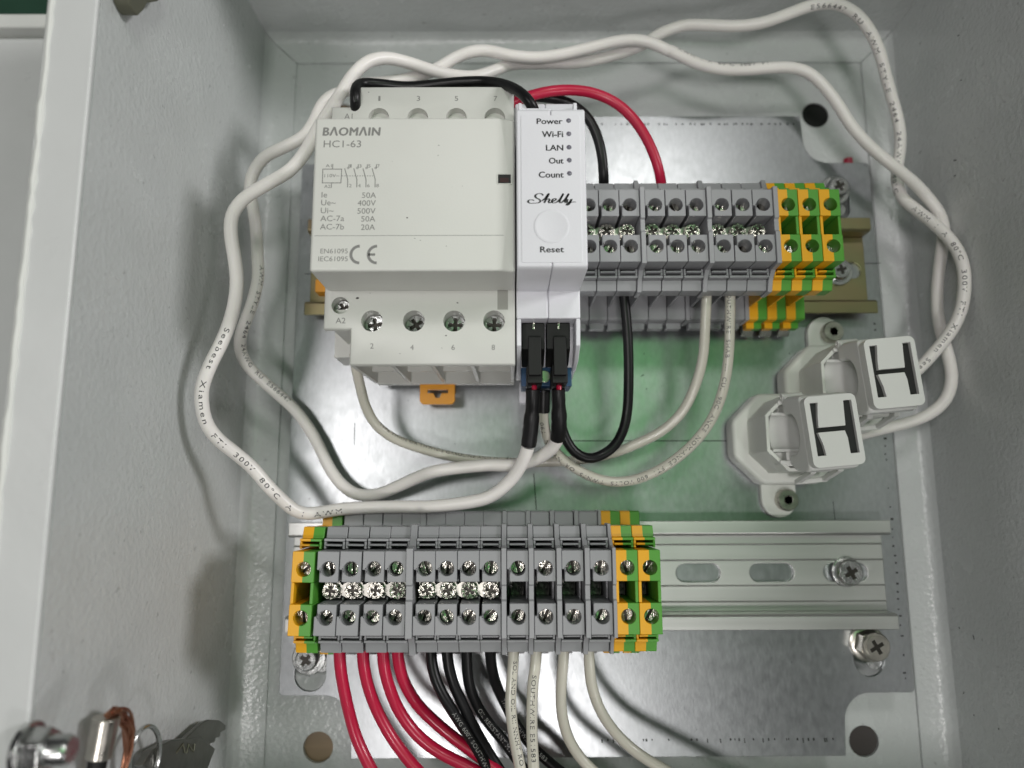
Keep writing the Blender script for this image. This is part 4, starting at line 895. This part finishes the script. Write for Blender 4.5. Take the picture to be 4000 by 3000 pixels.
# wires leaving the lower row
low = [('red', [(312, 100), (316, 200), (332, 310), (360, 440), (400, 585), (455, 710), (520, 830), (600, 960)], 'nearest the single yellow-green block'),
       ('red', [(438, 100), (443, 200), (465, 310), (512, 440), (580, 570), (660, 685), (760, 800), (880, 920)], 'second from the single yellow-green block'),
       ('red', [(546, 100), (552, 200), (580, 320), (640, 460), (740, 590), (860, 680), (1000, 750), (1140, 830)], 'third from the single yellow-green block'),
       ('red', [(625, 100), (634, 200), (668, 310), (740, 425), (860, 540), (960, 620), (1070, 700), (1180, 790)], 'beside the black wires'),
       ('black', [(806, 100), (812, 200), (835, 290), (885, 390), (950, 495), (1020, 600), (1080, 700), (1140, 850)], 'beside the red wires'),
       ('black', [(892, 100), (900, 200), (930, 310), (985, 430), (1050, 560), (1120, 680), (1190, 790), (1260, 900)], 'second from the red wires'),
       ('black', [(998, 100), (1002, 220), (1015, 320), (1060, 430), (1120, 520), (1195, 610), (1275, 720), (1370, 850)], 'third from the red wires'),
       ('black', [(1126, 100), (1132, 200), (1155, 300), (1205, 410), (1270, 530), (1360, 650), (1470, 750), (1600, 850)], 'beside the white wires'),
       ('white', [(1254, 100), (1250, 200), (1240, 320), (1238, 440), (1252, 570), (1275, 690), (1296, 800), (1320, 950)], 'beside the black wires'),
       ('white', [(1378, 100), (1372, 200), (1358, 300), (1352, 430), (1352, 570), (1358, 700), (1364, 800), (1372, 950)], 'second from the black wires'),
       ('white', [(1526, 100), (1520, 200), (1510, 320), (1512, 450), (1545, 590), (1610, 700), (1710, 800), (1840, 900)], 'third from the black wires'),
       ('white', [(1660, 100), (1662, 200), (1674, 310), (1722, 450), (1812, 580), (1930, 685), (2060, 765), (2220, 850)], 'nearest the pair of yellow-green blocks')]
lw = []
for k, (c_, pts, wh) in enumerate(low):
    zz = {'red': (30, 29, 27, 25, 24, 24, 25, 26), 'black': (30, 29, 28, 26, 24, 22, 21, 20), 'white': (30, 30, 31, 32, 33, 34, 35, 36)}[c_]
    dz = {4: 4, 5: 1, 6: -2, 7: -6, 3: -2}.get(k, 0)
    if k in (10, 11): zz = (30, 29, 27, 25, 23, 22, 22, 22)
    P2 = [(*r8(*p), z + dz * min(1, i / 3)) for i, (p, z) in enumerate(zip(pts, zz))]
    e = at(*P2[-1]); d_ = (e - at(*P2[-2])).normalized(); t_ = min((Y0 + 2.5 - e.y) / min(d_.y, -.2), (118 - e.x) / max(d_.x, .01)); ends = [e + d_ * t_ * .5, e + d_ * t_]
    o, pth = wire('hookup_wire', f'{"off-white" if c_ == "white" else c_} wire leaving the lower row downwards, {wh}', 'wire', P2, (1.78 if c_ == 'red' else 1.62), c_ + '_wire', f'{c_} wires leaving the lower row', raw_end=ends)
    lw.append((o, pth))
# printing on the cables
sr = lambda f, x, y: f(x, y)
ctext(oa, pa, 'Seebest  Xiamen  FTI  300V  80\u00b0C  A  I  AWM', *r4(445, 420), 45, 1.5, True, aspect=1.5, spacing=1.35)
ctext(oa, pa, 'E566447  RU  AWM  STYLE  2464  24AWG  80\u00b0C', *r3(870, 60), 26, 1.5, False, aspect=1.5, spacing=1.35, off=(-.35, -.5, 0))
ctext(oa, pa, 'AWM  I  A  80\u00b0C  300V  FTI  Xiamen  Seebest', *r6(540, 300), 12, 1.5, False, aspect=1.4, spacing=1.3)
ctext(ob, pb, 'AWM  STYLE  2464  24AWG  RU  E566447', *r4(640, 60), 20, 1.5, True, aspect=1.2, spacing=1.2, off=(.9, 0, 0))
ctext(ob, pb, 'AWM  I  A  80\u00b0C  300V  FTI', *r3(60, 305), 22, 1.5, False, aspect=1.2, spacing=1.2, off=(.3, 1.0, 0))
ctext(ow4, pw4, 'SOUTHWIRE  SHAB  ---  CUL  90C  ANCE  NOM-ANCE  FT1  600 VOLTS  TWN75  OR  NYLON  T90', *r5(1745, 80), 29, 1.3, False, r=RW, aspect=1.2, spacing=1.2, off=(-.25, -.15, 0))
ctext(ow3, pw3, 'TYPE THHN OR THWN-2 GASOLINE AND OIL RESISTANT', *c2(600, 1320), 20, 1.2, False, r=RW, aspect=1.2, spacing=1.1, off=(.3, 1.0, 0))
ctext(lw[8][0], lw[8][1], 'SOL AND OIL RII NNHT RO', *r8(1260, 170), 30, 1.25, False, r=1.62, aspect=1.2, off=(.45, 0, 0))
ctext(lw[9][0], lw[9][1], 'SOUTHWIRE E51583', *r8(1362, 240), 31, 1.3, False, r=1.62, aspect=1.3, off=(.1, 0, 0))
for k, st in ((4, 'AWG 600V SOUTHWIRE THHN OR THWN'), (6, 'OIL RESISTANT MTW SOUTHWIRE'), (7, 'THHN SOUTHWIRE E51583')):
    i = 10; wire_text(lw[k][1], 1.62, st, i, 1.25, lw[k][0], 'ink_pale', TOC(lw[k][1][i]), False, aspect=1.1)

# ================================================================== BOTTOM LEFT: ground stud, lug and keys
sp = atx(215, 2930, X0 + 6)
st = thing('ground_stud', 'shiny stud with nut on the left wall beside the keys', 'stud', (X0, sp.y, sp.z))
mb = MB(); mb.cyl((.02, 0, 0), 5.4, 1.4, (1, 0, 0), 28); build(mb, 'washer', 'steel', st, .2)
mb = MB(); mb.prism(circle(0, 0, 4.6, 6), 1.42, 5.2, 'x'); build(mb, 'nut', 'steel', st, .5)
mb = MB(); mb.lathe([(3, 0), (3, 7), (2.4, 8)], (1.43, 0, 0), (1, 0, 0), 20); build(mb, 'stud_bolt', 'steel', st, .1)
lg = thing('cable_lug', 'dark crimp lug with bare copper strands hanging beside the keys', 'cable lug', tuple(atx(395, 2960, X0 + 5)))
b0 = atx(360, 3080, X0 + 4); b1 = atx(385, 2960, X0 + 5); b2 = atx(415, 2800, X0 + 6)
mb = MB(); mb.tube([b0, b1], 2.0, 16); part(mb, 'lug_neck', 'black_plastic', lg)
mb = MB(); mb.tube([b1, b1.lerp(b2, .5), b2], 2.9, 18); part(mb, 'barrel', 'stainless', lg, .3)
mb = MB()
for k in range(9):
    j = lambda s_: Vector((random.uniform(-s_, s_), random.uniform(-s_, s_), random.uniform(-s_, s_)))
    pts = [b2 + j(.9), atx(440, 2775, X0 + 7) + j(1.0), atx(475, 2785, X0 + 7) + j(1.2), atx(500, 2850, X0 + 6) + j(1.0), atx(505, 2930, X0 + 5) + j(.8), atx(485, 3040, X0 + 4) + j(.8)]
    mb.tube(catmull(pts, 1.0), .38, 6)
part(mb, 'copper_strands', 'copper', lg)
kc = atx(560, 2960, X0 + 5)
kr = thing('key_ring', 'thin split ring holding two small keys against the left wall', 'key ring', tuple(kc))
ring = []
for i in range(81):
    a = 2 * math.pi * i / 40; ring.append(Vector((.25 * i / 40 + 1.5 * math.sin(a), 8.2 * math.sin(a + .5), 7.2 * math.cos(a))))
mb = MB(); mb.tube(ring, .55, 8); build(mb, 'ring', 'steel', kr)
def key(label, hx, bl, w, lift):
    """bow outline and toothed blade given in photo pixels, standing just off the left wall"""
    t = thing('cabinet_key', label, 'key', tuple(atx(*hx[0], X0 + lift)), 'keys on the split ring')
    mb = MB(); A_ = [atx(px, py, X0 + lift) for px, py in hx]; B_ = [atx(px, py, X0 + lift + .4) for px, py in bl]
    for pts, th in ((A_, 2.2), (B_, 1.4)):
        n_ = len(pts); vs = [(p.x, p.y, p.z) for p in pts] + [(p.x + th, p.y, p.z) for p in pts]
        mb.add(vs, [tuple(range(n_)), tuple(range(n_, 2 * n_))] + [(i, (i + 1) % n_, n_ + (i + 1) % n_, n_ + i) for i in range(n_)])
    part(mb, 'key_blank', 'keymetal', t, .3); return t
k1 = key('dull nickel key with toothed blade pointing away from the split ring', [(520, 2990), (560, 2930), (640, 2890), (760, 2880), (815, 2925), (800, 2960), (770, 3040), (640, 3060)], [(700, 2890), (770, 2825), (800, 2811), (840, 2813), (866, 2832), (864, 2852), (846, 2862), (843, 2878), (826, 2884), (822, 2900), (806, 2904), (798, 2925), (740, 2925)], 2, 2.6)
mb = MB()
for seg_ in ([(690, 2940), (715, 2905), (722, 2940)], [(730, 2942), (735, 2908), (755, 2935), (760, 2905)]):
    q3 = [atx(px, py, X0 + 4.9) for px, py in seg_]; mb.tube(q3, .28, 6)
part(mb, 'stamped_lettering', 'olive', k1)
key('flat key lying under the toothed key at the split ring', [(540, 3040), (600, 2960), (690, 2950), (735, 2985), (720, 3060), (600, 3100)], [(560, 2950), (575, 2935), (720, 2975), (715, 2990)], 2, .3)
# small dark bracket high on the left wall
hb = thing('hinge_bracket', 'small dull hinge bracket high on the left wall', 'bracket', tuple(atx(500, -10, X0)))
pts = [(425, -60), (600, -60), (560, 5), (515, 12), (500, 40), (478, 62), (462, 48), (440, 5)]
mb = MB(); Q = [atx(px, py, X0 + .02) for px, py in pts]; n_ = len(Q)
mb.add([tuple(p) for p in Q] + [(p.x + 4, p.y, p.z) for p in Q], [tuple(range(n_)), tuple(range(n_, 2 * n_))] + [(i, (i + 1) % n_, n_ + (i + 1) % n_, n_ + i) for i in range(n_)])
part(mb, 'bracket_arm', 'olive', hb, .4)
# red offcut at the plate edge
q = at(3318, 616, ZB + 3); q2 = at(3322, 655, ZB + 3)
mb = MB(); mb.tube([Vector((q.x, q.y, ZB + 1.75)), Vector((q2.x, q2.y - 3, ZB + 1.75))], 1.7, 14)
tag(build(mb, 'wire_offcut', 'red_wire'), 'short red wire offcut poking out behind the mounting plate notch', 'wire offcut')
